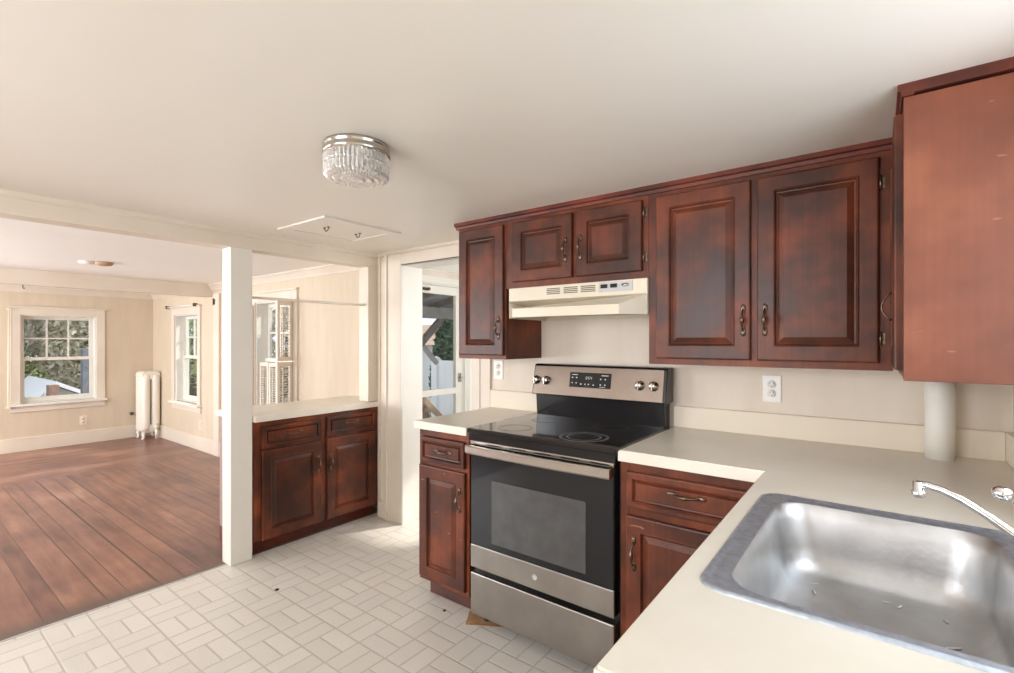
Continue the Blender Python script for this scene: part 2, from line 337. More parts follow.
def plank_mat():
    m = bpy.data.materials.new('worn red painted planks'); m.use_nodes = True; n = m.node_tree; b = n.nodes['Principled BSDF']; L = n.links.new
    def ma(op, a, c=None):
        k = n.nodes.new('ShaderNodeMath'); k.operation = op
        for i, v in enumerate((a, c)):
            if v is None: continue
            if isinstance(v, (int, float)): k.inputs[i].default_value = v
            else: L(v, k.inputs[i])
        return k.outputs[0]
    g = n.nodes.new('ShaderNodeNewGeometry'); sp = n.nodes.new('ShaderNodeSeparateXYZ'); L(g.outputs['Position'], sp.inputs[0])
    far = ma('LESS_THAN', sp.outputs[0], -6.35); near = ma('SUBTRACT', 1.0, far)
    a = ma('ADD', ma('MULTIPLY', sp.outputs[1], near), ma('MULTIPLY', sp.outputs[0], far))      # across the boards
    l = ma('ADD', ma('MULTIPLY', sp.outputs[0], near), ma('MULTIPLY', sp.outputs[1], far))      # along the boards
    # boards of uneven width: warp the coordinate gently before cutting it up
    warp = ma('MULTIPLY', ma('SINE', ma('MULTIPLY', a, 23.0)), .018)
    p = ma('DIVIDE', ma('ADD', ma('SUBTRACT', a, .02), warp), .118); ip = ma('FLOOR', p); fp = ma('SUBTRACT', p, ip)
    d = ma('MINIMUM', fp, ma('SUBTRACT', 1.0, fp))
    cb = n.nodes.new('ShaderNodeCombineXYZ'); L(ip, cb.inputs[0]); L(far, cb.inputs[1])
    wn_ = n.nodes.new('ShaderNodeTexWhiteNoise'); L(cb.outputs[0], wn_.inputs['Vector'])
    gap = n.nodes.new('ShaderNodeMapRange'); gap.inputs['From Min'].default_value = .010
    L(ma('ADD', ma('MULTIPLY', wn_.outputs['Value'], .035), .018), gap.inputs['From Max']); L(d, gap.inputs['Value'])
    st = n.nodes.new('ShaderNodeCombineXYZ'); L(ma('MULTIPLY', l, 1.6), st.inputs[0]); L(ma('MULTIPLY', a, 14.0), st.inputs[1]); L(ma('MULTIPLY', ip, 3.7), st.inputs[2])
    grn = n.nodes.new('ShaderNodeTexNoise'); grn.inputs['Scale'].default_value = 1.4; grn.inputs['Detail'].default_value = 7; L(st.outputs[0], grn.inputs['Vector'])
    blo = n.nodes.new('ShaderNodeTexNoise'); blo.inputs['Scale'].default_value = 1.25; blo.inputs['Detail'].default_value = 6; blo.inputs['Roughness'].default_value = .62; L(g.outputs['Position'], blo.inputs['Vector'])
    r = n.nodes.new('ShaderNodeValToRGB'); e = r.color_ramp.elements
    e[0].position = .22; e[0].color = (.06, .032, .026, 1); e[1].position = .80; e[1].color = (.38, .22, .15, 1)
    q = e.new(.44); q.color = (.175, .080, .062, 1); q = e.new(.62); q.color = (.27, .13, .09, 1)
    mixf = ma('ADD', ma('MULTIPLY', blo.outputs['Fac'], 1.0), ma('ADD', ma('MULTIPLY', grn.outputs['Fac'], .55), ma('MULTIPLY', wn_.outputs['Value'], .20)))
    L(ma('SUBTRACT', mixf, .34), r.inputs['Fac'])
    mx = n.nodes.new('ShaderNodeMixRGB'); mx.inputs[1].default_value = (.05, .03, .024, 1); L(gap.outputs[0], mx.inputs[0]); L(r.outputs[0], mx.inputs[2])
    # bare, paint-stripped dirt where the boards meet the vinyl
    edge = n.nodes.new('ShaderNodeMapRange'); edge.inputs['From Min'].default_value = -3.22; edge.inputs['From Max'].default_value = -3.12; L(ma('ADD', sp.outputs[0], ma('MULTIPLY', ma('SUBTRACT', blo.outputs['Fac'], .5), .4)), edge.inputs['Value'])
    m2 = n.nodes.new('ShaderNodeMixRGB'); m2.inputs[2].default_value = (.10, .075, .06, 1); L(ma('MULTIPLY', edge.outputs[0], .8), m2.inputs[0]); L(mx.outputs[0], m2.inputs[1])
    L(m2.outputs[0], b.inputs['Base Color'])
    ro = n.nodes.new('ShaderNodeMapRange'); ro.inputs['To Min'].default_value = .285; ro.inputs['To Max'].default_value = .42; L(blo.outputs['Fac'], ro.inputs['Value']); L(ro.outputs[0], b.inputs['Roughness'])
    bp = n.nodes.new('ShaderNodeBump'); bp.inputs['Strength'].default_value = .22; bp.inputs['Distance'].default_value = .004
    L(ma('ADD', gap.outputs[0], ma('MULTIPLY', grn.outputs['Fac'], .35)), bp.inputs['Height']); L(bp.outputs[0], b.inputs['Normal'])
    return m
M['plank'] = plank_mat()

# ------------------------------------------------------------------ room shell
ZC = 1.977
YB = 2.349
def wall(name, axis, a0, a1, lo, hi, z0, z1, holes, m):
    """a wall slab: axis is its thin direction (a0..a1), lo..hi its run, holes are (lo, hi, z0, z1)"""
    mb = MB(); us = sorted({lo, hi} | {h[0] for h in holes} | {h[1] for h in holes}); zs = sorted({z0, z1} | {h[2] for h in holes} | {h[3] for h in holes})
    def inside(u, z): return lo < u < hi and z0 < z < z1 and not any(h[0] < u < h[1] and h[2] < z < h[3] for h in holes)
    P = (lambda u, w, z: (w, u, z)) if axis == 'x' else (lambda u, w, z: (u, w, z))
    def quad(*p): mb.add(p, [(0, 1, 2, 3)])
    for i in range(len(us) - 1):
        for j in range(len(zs) - 1):
            u0, u1, v0, v1 = us[i], us[i + 1], zs[j], zs[j + 1]
            if not inside((u0 + u1) / 2, (v0 + v1) / 2): continue
            for w in (a0, a1): quad(P(u0, w, v0), P(u1, w, v0), P(u1, w, v1), P(u0, w, v1))
            e = 1e-4
            if not inside(u0 - e, (v0 + v1) / 2): quad(P(u0, a0, v0), P(u0, a1, v0), P(u0, a1, v1), P(u0, a0, v1))
            if not inside(u1 + e, (v0 + v1) / 2): quad(P(u1, a0, v0), P(u1, a1, v0), P(u1, a1, v1), P(u1, a0, v1))
            if not inside((u0 + u1) / 2, v0 - e): quad(P(u0, a0, v0), P(u1, a0, v0), P(u1, a1, v0), P(u0, a1, v0))
            if not inside((u0 + u1) / 2, v1 + e): quad(P(u0, a0, v1), P(u1, a0, v1), P(u1, a1, v1), P(u0, a1, v1))
    return struct(mb.build(name, m, merge=True))
YL = 2.45
XL = -8.13
W1 = (1.111, 1.823, .5675, 1.633); W2 = (-7.311, -6.581, .543, 1.654); W3 = (-5.132, -4.401, .569, 1.716)
struct(bx(-3.065, .365, -1.6, YB, -.12, 0).build('floor', M['tile']))
struct(bx(-3.065, -1.0, YB, 4.2, -.12, 0).build('floor', M['tile']))
struct(bx(-3.44, -3.065, YL, 4.2, -.12, 0).build('floor', M['tile']))
struct(bx(-8.13, -3.065, -1.8, YL, -.12, 0).build('floor', M['plank']))
struct(bx(-3.13, .5, -1.75, YB, ZC, 2.09).build('ceiling', M['ceiling']))
struct(bx(-8.28, -3.13, -1.95, YL, ZC, 2.09).build('ceiling', M['ceiling_white']))
struct(bx(-3.02, -1.0, YB, 4.3, ZC, 2.09).build('ceiling', M['ceiling_white']))
struct(bx(-3.44, -3.02, YL, 4.3, ZC, 2.09).build('ceiling', M['ceiling_white']))
wall('wall_back', 'y', YL, YL + .16, -8.28, -3.02, -.12, 2.09, [W2, W3], M['wall'])
wall('wall_back', 'y', YB, YB + .16, -3.02, .5, -.12, 2.09, [(-2.73, -2.055, -.2, 1.865)], M['wallk'])
wall('wall_far', 'x', -8.28, -8.13, -1.95, YL, -.12, 2.09, [W1, (-1.2, -.3, .575, 1.63)], M['wall'])
wall('wall_right', 'x', .365, .50, -1.75, YB, -.12, 2.09, [(.55, 1.45, 1.08, 1.90)], M['wallk'])
wall('wall_front', 'y', -1.75, -1.6, -3.13, .365, -.12, 2.09, [(-2.1, -.6, .90, 1.92)], M['wallk'])
wall('wall_front', 'y', -1.95, -1.8, -8.13, -3.13, -.12, 2.09, [(-6.1, -3.9, .62, 1.88), (-7.65, -6.55, .62, 1.88)], M['wall'])
wall('wall_left', 'x', -3.44, -3.30, YL + .16, 4.3, -.12, 2.09, [(2.86, 3.62, 0, 1.86)], M['wall'])     # entry hall
wall('wall_right', 'x', -1.13, -1.0, YB + .16, 4.3, -.12, 2.09, [(2.85, 3.75, 1.0, 1.9)], M['wall'])
wall('wall_back', 'y', 4.15, 4.3, -3.30, -1.13, -.12, 2.09, [(-1.85, -1.28, .95, 1.86)], M['wall'])

# header beam over the opening, post, wall-end pilaster, wall strip above kitchen crown
struct(bx(-3.13, -3.018, -1.6, YB, 1.875, ZC).build('trim_1', M['trim'], bevel=.003), 'cream header beam between kitchen and living room')
o = MB(); o.prism([(-3.018, ZC), (-3.018, 1.950), (-3.010, 1.950), (-3.004, 1.957), (-3.004, ZC)], 'y', -1.6, YB)
struct(o.build('trim_2', M['trim']), 'thin moulding along the top of the header')
struct(bx(-3.128, -3.016, 1.292, 1.418, 0, 1.875).build('trim_3', M['white'], bevel=.004), 'square cream post at the end of the low cabinet')
struct(bx(-3.128, -3.018, 2.262, YL, .868, 1.875).build('trim_4', M['trim'], bevel=.003), 'short pilaster between header and low counter')
# living room cross beam and pilaster
struct(bx(-6.32, -6.185, -1.8, YL, 1.833, ZC).build('trim_5', M['trim'], bevel=.004), 'white ceiling beam across the living room')
struct(bx(-6.105, -5.965, YL - .025, YL, 0, 1.86).build('trim_6', M['trim'], bevel=.003), 'narrow flat pilaster under the ceiling beam')
# crown mouldings
def crown(name, a, b, inward):
    a, b = Vector(a), Vector(b); inn = Vector(inward)
    prof = [(0, 0), (0, -.075), (.010, -.075), (.016, -.06), (.040, -.022), (.052, -.012), (.052, 0)]
    rings = [[p + inn * u + Vector((0, 0, w)) for u, w in prof] for p in (a, b)]
    return struct(MB().loops(rings).build(name, M['trim']))
crown('trim_7', (XL, -1.8, ZC), (XL, YL, ZC), (1, 0, 0))
crown('trim_8', (XL, YL, ZC), (-6.32, YL, ZC), (0, -1, 0))
crown('trim_9', (-6.185, YL, ZC), (-3.13, YL, ZC), (0, -1, 0))
crown('trim_10', (-3.30, 2.61, ZC), (-3.30, 4.15, ZC), (1, 0, 0))
o = MB(); o.prism([(YB, ZC), (YB, 1.952), (YB - .012, 1.955), (YB - .020, 1.968), (YB - .020, ZC)], 'x', -3.004, -1.892)
struct(o.build('trim_11', M['trim']), 'thin ceiling moulding above the entry opening')
# baseboards
def base(name, x0, x1, y0, y1, h=.165):
    return struct(bx(x0, x1, y0, y1, 0, h).build(name, M['trim'], bevel=.005))
base('baseboard_far', XL, XL + .02, -1.8, YL)
base('baseboard_back', -8.11, -6.105, YL - .02, YL)
base('baseboard_back', -5.965, -3.51, YL - .02, YL)
base('baseboard_back', -3.0, -2.905, YB - .018, YB, .12)
base('baseboard_front', -8.11, -3.13, -1.8, -1.78)
base('baseboard_left', -3.30, -3.285, 2.61, 2.78)
# wall panel batten beside the casing
struct(bx(-2.995, -2.98, YB - .012, YB, .12, 1.95).build('trim_12', M['trim'], bevel=.002))
# casing of the kitchen opening + jamb lining
r = sroot('door_1', (-2.4, YB, 0), 'cream cased opening from kitchen to entry hall')
def casing(mb, pts_w, a0, a1):
    pass
def moulded(x0, x1, z0, z1):      # vertical board with a raised outer edge
    mb = MB(); mb.box(x0, x1, YB - .018, YB, z0, z1); return mb
bx(-2.900, -2.735, YB - .018, YB, 0, 1.952).build('casing', M['trim'], r, bevel=.003)
bx(-2.905, -2.880, YB - .030, YB, 0, 1.952).build('casing', M['trim'], r, bevel=.004)
bx(-2.052, -1.905, YB - .018, YB, 0, 1.952).build('casing', M['trim'], r, bevel=.003)
bx(-1.990, -1.984, YB - .024, YB - .016, 0, 1.87).build('casing', M['trim'], r, bevel=.002)
bx(-2.735, -2.052, YB - .018, YB, 1.862, 1.952).build('head_casing', M['trim'], r, bevel=.003)
bx(-2.733, -2.715, YB - .018, YB + .175, 0, 1.862).build('jamb', M['white'], r, bevel=.002)
bx(-2.070, -2.052, YB - .018, YB + .175, 0, 1.862).build('jamb', M['white'], r, bevel=.002)
bx(-2.733, -2.052, YB - .018, YB + .175, 1.862, 1.872).build('jamb', M['white'], r)
# vinyl edging strip where the floors meet
struct(bx(-3.068, -3.060, -1.6, 1.292, 0, .004).build('trim_13', M['greyplate']), 'thin metal strip where vinyl meets the wooden floor')

# ------------------------------------------------------------------ windows
def frame_xf(axis, sgn, pos):
    """local x = along the wall, local y = into the wall, z = up"""
    if axis == 'y': return Matrix.Translation((0, pos, 0))                        # room lies at -y
    if axis == 'x' and sgn < 0: return Matrix(((0, -1, 0, pos), (1, 0, 0, 0), (0, 0, 1, 0), (0, 0, 0, 1)))   # wall at -x end, room lies at +x
    return Matrix(((0, 1, 0, pos), (1, 0, 0, 0), (0, 0, 1, 0), (0, 0, 0, 1)))
def window(name, X, hole, label, mullx=2, deep=.085, wallt=.155, casing_w=.085, cap=True, meet=None):
    u0, u1, z0, z1 = hole
    c = X @ Vector(((u0 + u1) / 2, 0, z0)); r = sroot(name, c, label)
    def mb(): q = MB(); q.m = X; return q
    cw = casing_w; zm = meet or (z0 + z1) / 2 + .01
    q = mb(); q.box(u0 - cw, u0, -.02, 0, z0 - .02, z1 + cw); q.box(u1, u1 + cw, -.02, 0, z0 - .02, z1 + cw); q.box(u0, u1, -.02, 0, z1, z1 + cw)
    q.build('casing', M['trim'], r, bevel=.003)
    q = mb(); q.box(u0 - cw - .012, u1 + cw + .012, -.032, .0, z1 + cw, z1 + cw + .018); q.build('cap', M['trim'], r, bevel=.003)
    q = mb(); q.box(u0 - cw - .02, u1 + cw + .02, -.055, .03, z0 - .028, z0); q.build('window_sill', M['white'], r, bevel=.004)
    q = mb(); q.box(u0 - cw, u1 + cw, -.016, 0, z0 - .10, z0 - .028); q.build('apron', M['trim'], r, bevel=.003)
    q = mb(); t = .012; q.box(u0, u0 + t, 0, wallt, z0, z1); q.box(u1 - t, u1, 0, wallt, z0, z1); q.box(u0 + t, u1 - t, 0, wallt, z1 - t, z1); q.box(u0 + t, u1 - t, .03, wallt, z0, z0 + t)
    q.build('jamb', M['white'], r)
    a, b_ = u0 + t, u1 - t; w = .038
    # upper sash (outer track)
    q = mb(); y0, y1 = deep + .03, deep + .058; q.box(a, a + w, y0, y1, zm - .015, z1 - t); q.box(b_ - w, b_, y0, y1, zm - .015, z1 - t); q.box(a + w, b_ - w, y0, y1, z1 - t - w, z1 - t); q.box(a + w, b_ - w, y0, y1, zm - .015, zm + .02)
    su = q.build('upper_sash', M['white'], r, bevel=.002)
    q = mb(); gx0, gx1 = a + w, b_ - w; gz0, gz1 = zm + .02, z1 - t - w; mw = .009
    for k in range(1, mullx + 1):
        x = gx0 + (gx1 - gx0) * k / (mullx + 1); q.box(x - mw, x + mw, y0 + .006, y1 - .004, gz0, gz1)
    zc_ = (gz0 + gz1) / 2
    xs = [gx0] + [gx0 + (gx1 - gx0) * k / (mullx + 1) for k in range(1, mullx + 1)] + [gx1]
    for k in range(mullx + 1): q.box(xs[k] + (mw if k else 0), xs[k + 1] - (mw if k < mullx else 0), y0 + .006, y1 - .004, zc_ - mw, zc_ + mw)
    q.build('muntin', M['white'], su)
    q = mb(); q.box(gx0, gx1, y0 + .013, y0 + .016, gz0, gz1); q.build('pane', M['glass'], su)
    # lower sash (inner track)
    q = mb(); y0, y1 = deep, deep + .028; q.box(a, a + w, y0, y1, z0 + t, zm + .018); q.box(b_ - w, b_, y0, y1, z0 + t, zm + .018); q.box(a + w, b_ - w, y0, y1, z0 + t, z0 + t + .055); q.box(a + w, b_ - w, y0, y1, zm - .018, zm + .018)
    sl = q.build('lower_sash', M['white'], r, bevel=.002)
    q = mb(); q.box(gx0, gx1, y0 + .012, y0 + .015, z0 + t + .055, zm - .018); q.build('pane', M['glass'], sl)
    return r
XF = frame_xf('x', -1, XL)      # far wall
XB = frame_xf('y', 1, YB); XV = frame_xf('y', 1, YL)
window('window_1', XF, W1, 'white double-hung window on the far living room wall', mullx=2, meet=1.098)
window('window_2', XV, W2, 'white double-hung window beside the radiator', mullx=2, meet=1.111)
window('window_3', XV, W3, 'white window with louvred shutters seen over the low counter', mullx=2, meet=1.122)

# ------------------------------------------------------------------ storm door + open inner door in the hall
r = sroot('door_2', (-3.30, 3.24, 0), 'white storm door with two glass panes in the entry hall')
X2 = -3.30
q = MB(); q.box(X2, X2 + .018, 2.78, 2.86, 0, 1.94); q.box(X2, X2 + .018, 3.62, 3.70, 0, 1.94); q.box(X2, X2 + .018, 2.86, 3.62, 1.86, 1.94); q.build('casing', M['white'], r, bevel=.003)
q = MB(); q.box(-3.42, X2, 2.86, 2.875, 0, 1.86); q.box(-3.42, X2, 3.605, 3.62, 0, 1.86); q.box(-3.42, X2, 2.875, 3.605, 1.845, 1.86); q.build('jamb', M['white'], r)
q = MB(); a, b_ = 2.877, 3.603; x0, x1 = -3.34, -3.305
q.box(x0, x1, a, a + .075, .01, 1.843); q.box(x0, x1, b_ - .085, b_, .01, 1.843); q.box(x0, x1, a + .075, b_ - .085, 1.765, 1.843); q.box(x0, x1, a + .075, b_ - .085, .805, .862); q.box(x0, x1, a + .075, b_ - .085, .01, .22)
q.build('door_frame', M['white'], r, bevel=.003)
bx(-3.326, -3.322, a + .075, b_ - .085, .862, 1.765).build('pane', M['glass'], r)
bx(-3.326, -3.322, a + .075, b_ - .085, .22, .805).build('pane', M['glass'], r)
q = MB(); q.tube([(-3.27, 2.92, 1.80), (-3.27, 3.12, 1.795)], .013); q.box(-3.305, -3.26, 3.10, 3.13, 1.785, 1.81); q.build('closer', M['brass'], r)
q = MB(); q.box(-3.305, -3.297, 3.545, 3.585, .915, 1.0); q.tube([(-3.297, 3.565, .96), (-3.265, 3.565, .96), (-3.258, 3.535, .96)], .007); q.build('latch', M['steel_bright'], r)
r = sroot('door_3', (-3.28, 3.76, 0), 'pale grey inner entry door standing open')
q = MB(); q.box(-3.27, -2.48, 3.735, 3.775, .012, 1.85); q.build('door_panel', mat('pale blue grey paint', (.66, .72, .78), .4), r, bevel=.003)
q = MB(); q.lathe([(.012, 0), (.012, -.02), (.022, -.03), (.026, -.045), (.018, -.058)], (-2.55, 3.735, .93), ax='y', n=16); q.build('knob', M['steel_bright'], r)
q = MB(); q.lathe([(.014, 0), (.014, -.012), (.005, -.014)], (-3.13, 3.735, .86), ax='y', n=14); q.build('bolt', M['steel_bright'], r)
q = MB()
for z in (.25, 1.0, 1.65): q.box(-3.30, -3.262, 3.728, 3.738, z, z + .09)
q.build('hinge', M['steel_bright'], r)

# ------------------------------------------------------------------ cabinet parts
def xf_face(kind, at):
    """cabinet-face frame: local x to the right, local -y outwards, z up"""
    a = {'-y': 0, '+x': PI / 2, '-x': -PI / 2}[kind]
    return Matrix.Translation(at) @ Matrix.Rotation(a, 4, 'Z')
def raised_front(X, x, z, w, h, t=.019, stile=.058, m='door', parent=None, name='door', stile_z=None, field=.026):
    """raised-panel front of one board: slab edge, frame, groove, bevelled field"""
    sz = stile_z or stile
    rings = []
    def ring(ix, iz, y): return [(x + ix, y, z + iz), (x + w - ix, y, z + iz), (x + w - ix, y, z + h - iz), (x + ix, y, z + h - iz)]
    for ix, iz, y in [(0, 0, 0), (0, 0, -t + .005), (.002, .002, -t + .0015), (.006, .006, -t), (stile - .006, sz - .006, -t), (stile - .002, sz - .002, -t - .0025), (stile + .001, sz + .001, -t + .0005), (stile + .004, sz + .004, -t + .009),
                      (stile + .008, sz + .008, -t + .010), (stile + field, sz + field, -t + .0015), (stile + field + .002, sz + field + .002, -t + .0005)]:
        rings.append(ring(ix, iz, y))
    q = MB(); q.m = X; q.loops(rings); return q.build(name, M[m], parent)
def pull(X, x, z, length=.102, vert=True, parent=None, t=.019, out=.026):
    """antique brass bail pull with leaf ends and a swelling in the middle"""
    q = MB(); q.m = X
    def P(s, o): return (x, -t - o, z + s) if vert else (x + s, -t - o, z)
    L = length / 2; pts = []; rad = []
    for k in range(17):
        s = -1 + 2 * k / 16; pts.append(P(s * L * .80, .004 + (out - .004) * (1 - abs(s) ** 2.6))); rad.append(.0034 + .0050 * math.exp(-(s / .30) ** 2))
    q.tube(pts, rad, n=8)
    for s in (-1, 1):
        c = P(s * L * .86, .002)
        q.sphere(c, .0115, 6, (1.0 if not vert else .75, .35, .75 if not vert else 1.5) if vert else (1.5, .35, .75))
        q.sphere(P(s * L * 1.05, .0015), .0075, 5, (.8, .35, 1) if vert else (1, .35, .8))
    return q.build('handle', M['brass'], parent)
def hinge(X, x, z, parent):
    q = MB(); q.m = X; q.tube([(x, -.015, z - .022), (x, -.015, z + .022)], .0035, n=8); q.box(x, x + .012, -.003, 0, z - .018, z + .018); return q.build('hinge', M['brass'], parent)
def carcass(X, w, d, h, z0, parent, kick=.0, side='frame', stiles=(), rails=(), z_off=0):
    """closed box + applied face frame made of stiles and rails (visible between the fronts)"""
    q = MB(); q.m = X; q.box(0, w, .018, d, z0 + kick, z0 + h); q.build('carcass', M[side], parent, bevel=.0015)
    if kick:
        q = MB(); q.m = X; q.box(0.0, w, .075, d, z0, z0 + kick); q.build('toe_kick', M['kick'], parent)
    q = MB(); q.m = X
    for a, b in stiles: q.box(a, b, 0, .018, z0 + kick, z0 + h)
    for a, b, c, e in rails: q.box(a, b, 0.0006, .018, c, e)
    return q.build('face_frame', M['frame'], parent, bevel=.0012)

# --- wall cabinets on the back wall (front faces at y = 2.015)
YF = 2.015; DP = YB - YF; ZU = 1.225; HT = 1.945 - ZU
def wcab(name, label, x0, x1, z0, doors, stiles, handles, rails=None, hinges=()):
    t = thing(name, label, 'cabinet', ((x0 + x1) / 2, YF + DP / 2, z0))
    X = xf_face('-y', (x0, YF, 0)); w = x1 - x0
    rl = [(0.002, w - .002, z0, z0 + .045), (0.002, w - .002, 1.915, 1.945)]
    carcass(X, w, DP, 1.945 - z0, z0, t, stiles=[(a - x0, b - x0) for a, b in stiles], rails=rl)
    for k, (a, b, c, e) in enumerate(doors):
        d = raised_front(X, a - x0, c, b - a, e - c, m='door', parent=t)
        hx, hz = handles[k]; pull(X, hx - x0, hz, parent=d)
    for hx, hz in hinges: hinge(X, hx - x0, hz, t)
    return t
wcab('wall_cabinet', 'narrow single-door dark red wall cabinet at the left end, beside the entry opening', -1.872, -1.537, ZU,
     [(-1.857, -1.548, 1.246, 1.928)], [(-1.872, -1.84), (-1.565, -1.537)], [(-1.575, 1.39)])
wcab('wall_cabinet', 'short two-door red wall cabinet directly above the range hood', -1.5365, -.7745, 1.590,
     [(-1.488, -1.140, 1.622, 1.925), (-1.118, -.800, 1.622, 1.925)], [(-1.5365, -1.485), (-1.155, -1.10), (-.805, -.7745)], [(-1.172, 1.755), (-1.092, 1.755)],
     hinges=[(-.792, 1.68), (-.792, 1.87)])
wcab('wall_cabinet', 'wide two-door red wall cabinet right of the range hood', -.774, .040, ZU,
     [(-.738, -.379, 1.250, 1.925), (-.355, .004, 1.250, 1.925)], [(-.774, -.73), (-.39, -.345), (-.005, .040)], [(-.402, 1.400), (-.329, 1.400)],
     hinges=[(.008, 1.33), (.008, 1.84)])
# crown strip over the three
t = MB(); t.prism([(YF + .03, ZC), (YF + .03, 1.945), (YF - .006, 1.945), (YF - .010, 1.957), (YF - .022, 1.960), (YF - .022, ZC)], 'x', -1.888, .040)
tag(t.build('crown_strip', M['frame_h']), 'long red-brown wooden crown strip above the back wall cabinets', 'moulding')

# --- corner wall cabinet on the right wall (front faces -x)
XD = .053
t = thing('wall_cabinet', 'large wall cabinet in the right corner, its plain scuffed end panel facing out', 'cabinet', ((XD + .365) / 2, 1.98, ZU))
bx(XD + .018, .365, 1.622, YB, ZU, 1.945).build('carcass', M['frame'], t)
bx(XD, .365, 1.605, 1.622, ZU - .004, 1.945).build('end_panel', M['side'], t, bevel=.0015)
X = xf_face('-x', (XD, YB, 0))
q = MB(); q.m = X
for a, b in ((YB - 2.0, YB - 1.96), (YB - 1.662, YB - 1.622)): q.box(a, b, 0, .018, ZU, 1.945)
q.box(YB - 1.96, YB - 1.662, .0006, .018, ZU, ZU + .045); q.box(YB - 1.96, YB - 1.662, .0006, .018, 1.905, 1.945)
q.build('face_frame', M['frame'], t, bevel=.001)
d = raised_front(X, YB - 1.985, 1.246, .345, .67, parent=t)
q = MB(); pts = [(XD - .019 - .024 * math.sin(PI * k / 12) ** .8, 1.895, 1.385 + .085 * k / 12) for k in range(13)]
q.tube(pts, .0030, n=8); q.build('handle', M['brass'], d)
q = MB(); q.prism([(XD + .02, ZC), (XD + .02, 1.945), (XD - .004, 1.945), (XD - .006, 1.957), (XD - .012, 1.960), (XD - .012, ZC)], 'y', 1.596, YF - .022)
q.box(XD + .02, .365, 1.596, 1.62, 1.950, ZC)
tag(q.build('crown_strip', M['frame_h']), 'short red-brown crown strip along the corner cabinet top', 'moulding')

# --- base cabinets
def front_set(X, t, x, w, zs, dn, hd=None, hw=None, m='door_low'):
    pass
YC = 1.729                                                     # face of the back-wall base cabinets
t = thing('base_cabinet', 'narrow base cabinet with one drawer and one door, left of the stove', 'cabinet', (-1.71, 2.03, 0))
X = xf_face('-y', (-1.879, YC, 0)); w = .341
carcass(X, w, .60, .874, 0, t, kick=.105, stiles=[(0, .03), (w - .03, w)], rails=[(.03, w - .03, .105, .14), (.03, w - .03, .69, .72), (.03, w - .03, .84, .874)])
d = raised_front(X, .020, .712, .300, .126, stile=.022, m='door_low', parent=t, name='drawer', field=.012); pull(X, .185, .778, vert=False, parent=d)
d = raised_front(X, .012, .128, .312, .566, m='door_low', parent=t); pull(X, .295, .563, parent=d)
t = thing('base_cabinet', 'base cabinet with scuffed drawer and door, right of the stove', 'cabinet', (-.53, 2.03, 0))
X = xf_face('-y', (-.774, YC, 0)); w = .504
carcass(X, w, .60, .874, 0, t, kick=.105, stiles=[(0, .034), (w - .034, w)], rails=[(.034, w - .034, .105, .14), (.034, w - .034, .66, .71), (.034, w - .034, .835, .874)])
d = raised_front(X, .029, .705, .440, .133, stile=.026, m='door_low', parent=t, name='drawer', field=.012); pull(X, .249, .786, length=.115, vert=False, parent=d)
d = raised_front(X, .029, .128, .440, .548, m='door_low', parent=t); pull(X, .060, .540, length=.11, parent=d)
# sink base, faces -x
t = thing('base_cabinet', 'sink base cabinet under the foreground counter', 'cabinet', (.05, 1.15, 0))
q = MB(); q.box(-.241, -.223, .585, YC, .105, .874); q.box(-.223, .345, .585, .603, .105, .874); q.box(-.223, .345, YC - .018, YC, .105, .874); q.box(.327, .345, .603, YC - .018, .105, .874); q.box(-.223, .327, .603, YC - .018, .105, .123)
q.build('carcass', M['side'], t); bx(-.185, .345, .585, YC, 0, .105).build('toe_kick', M['kick'], t)
X = xf_face('-x', (-.2415, YC - .04, 0))
for k in range(3):
    xx = .02 + k * .36
    d = raised_front(X, xx, .128, .34, .56, m='door_low', parent=t); pull(X, xx + (.30 if k % 2 == 0 else .04), .56, parent=d)
    d = raised_front(X, xx, .71, .34, .128, stile=.022, m='door_low', parent=t, name='drawer', field=.012)

# low cabinet between the rooms (faces +x)
t = thing('base_cabinet', 'low two-door, two-drawer red cabinet between the white post and the wall', 'cabinet', (-3.3, 1.88, 0))
XP = -3.022; X = xf_face('+x', (XP, 1.425, 0)); w = YB - 1.425
carcass(X, w, .465, .826, 0, t, kick=.095, side='panel', stiles=[(0, .045), (.452, .488), (w - .03, w)], rails=[(.045, .452, .095, .10), (.488, w - .03, .095, .10), (.045, .452, .645, .675), (.488, w - .03, .645, .675), (.045, .452, .79, .826), (.488, w - .03, .79, .826)])
for c in t.children:
    if c.name.startswith('toe_kick'): c.data.materials[0] = M['frame_h']
d = raised_front(X, .048, .658, .400, .135, stile=.024, m='door', parent=t, name='drawer', field=.012); pull(X, .250, .731, vert=False, parent=d)
d = raised_front(X, .492, .664, .402, .135, stile=.024, m='door', parent=t, name='drawer', field=.012); pull(X, .690, .740, vert=False, parent=d)
d = raised_front(X, .048, .092, .400, .552, m='door', parent=t); pull(X, .425, .491, parent=d)
d = raised_front(X, .492, .092, .402, .556, m='door', parent=t); pull(X, .518, .488, parent=d)

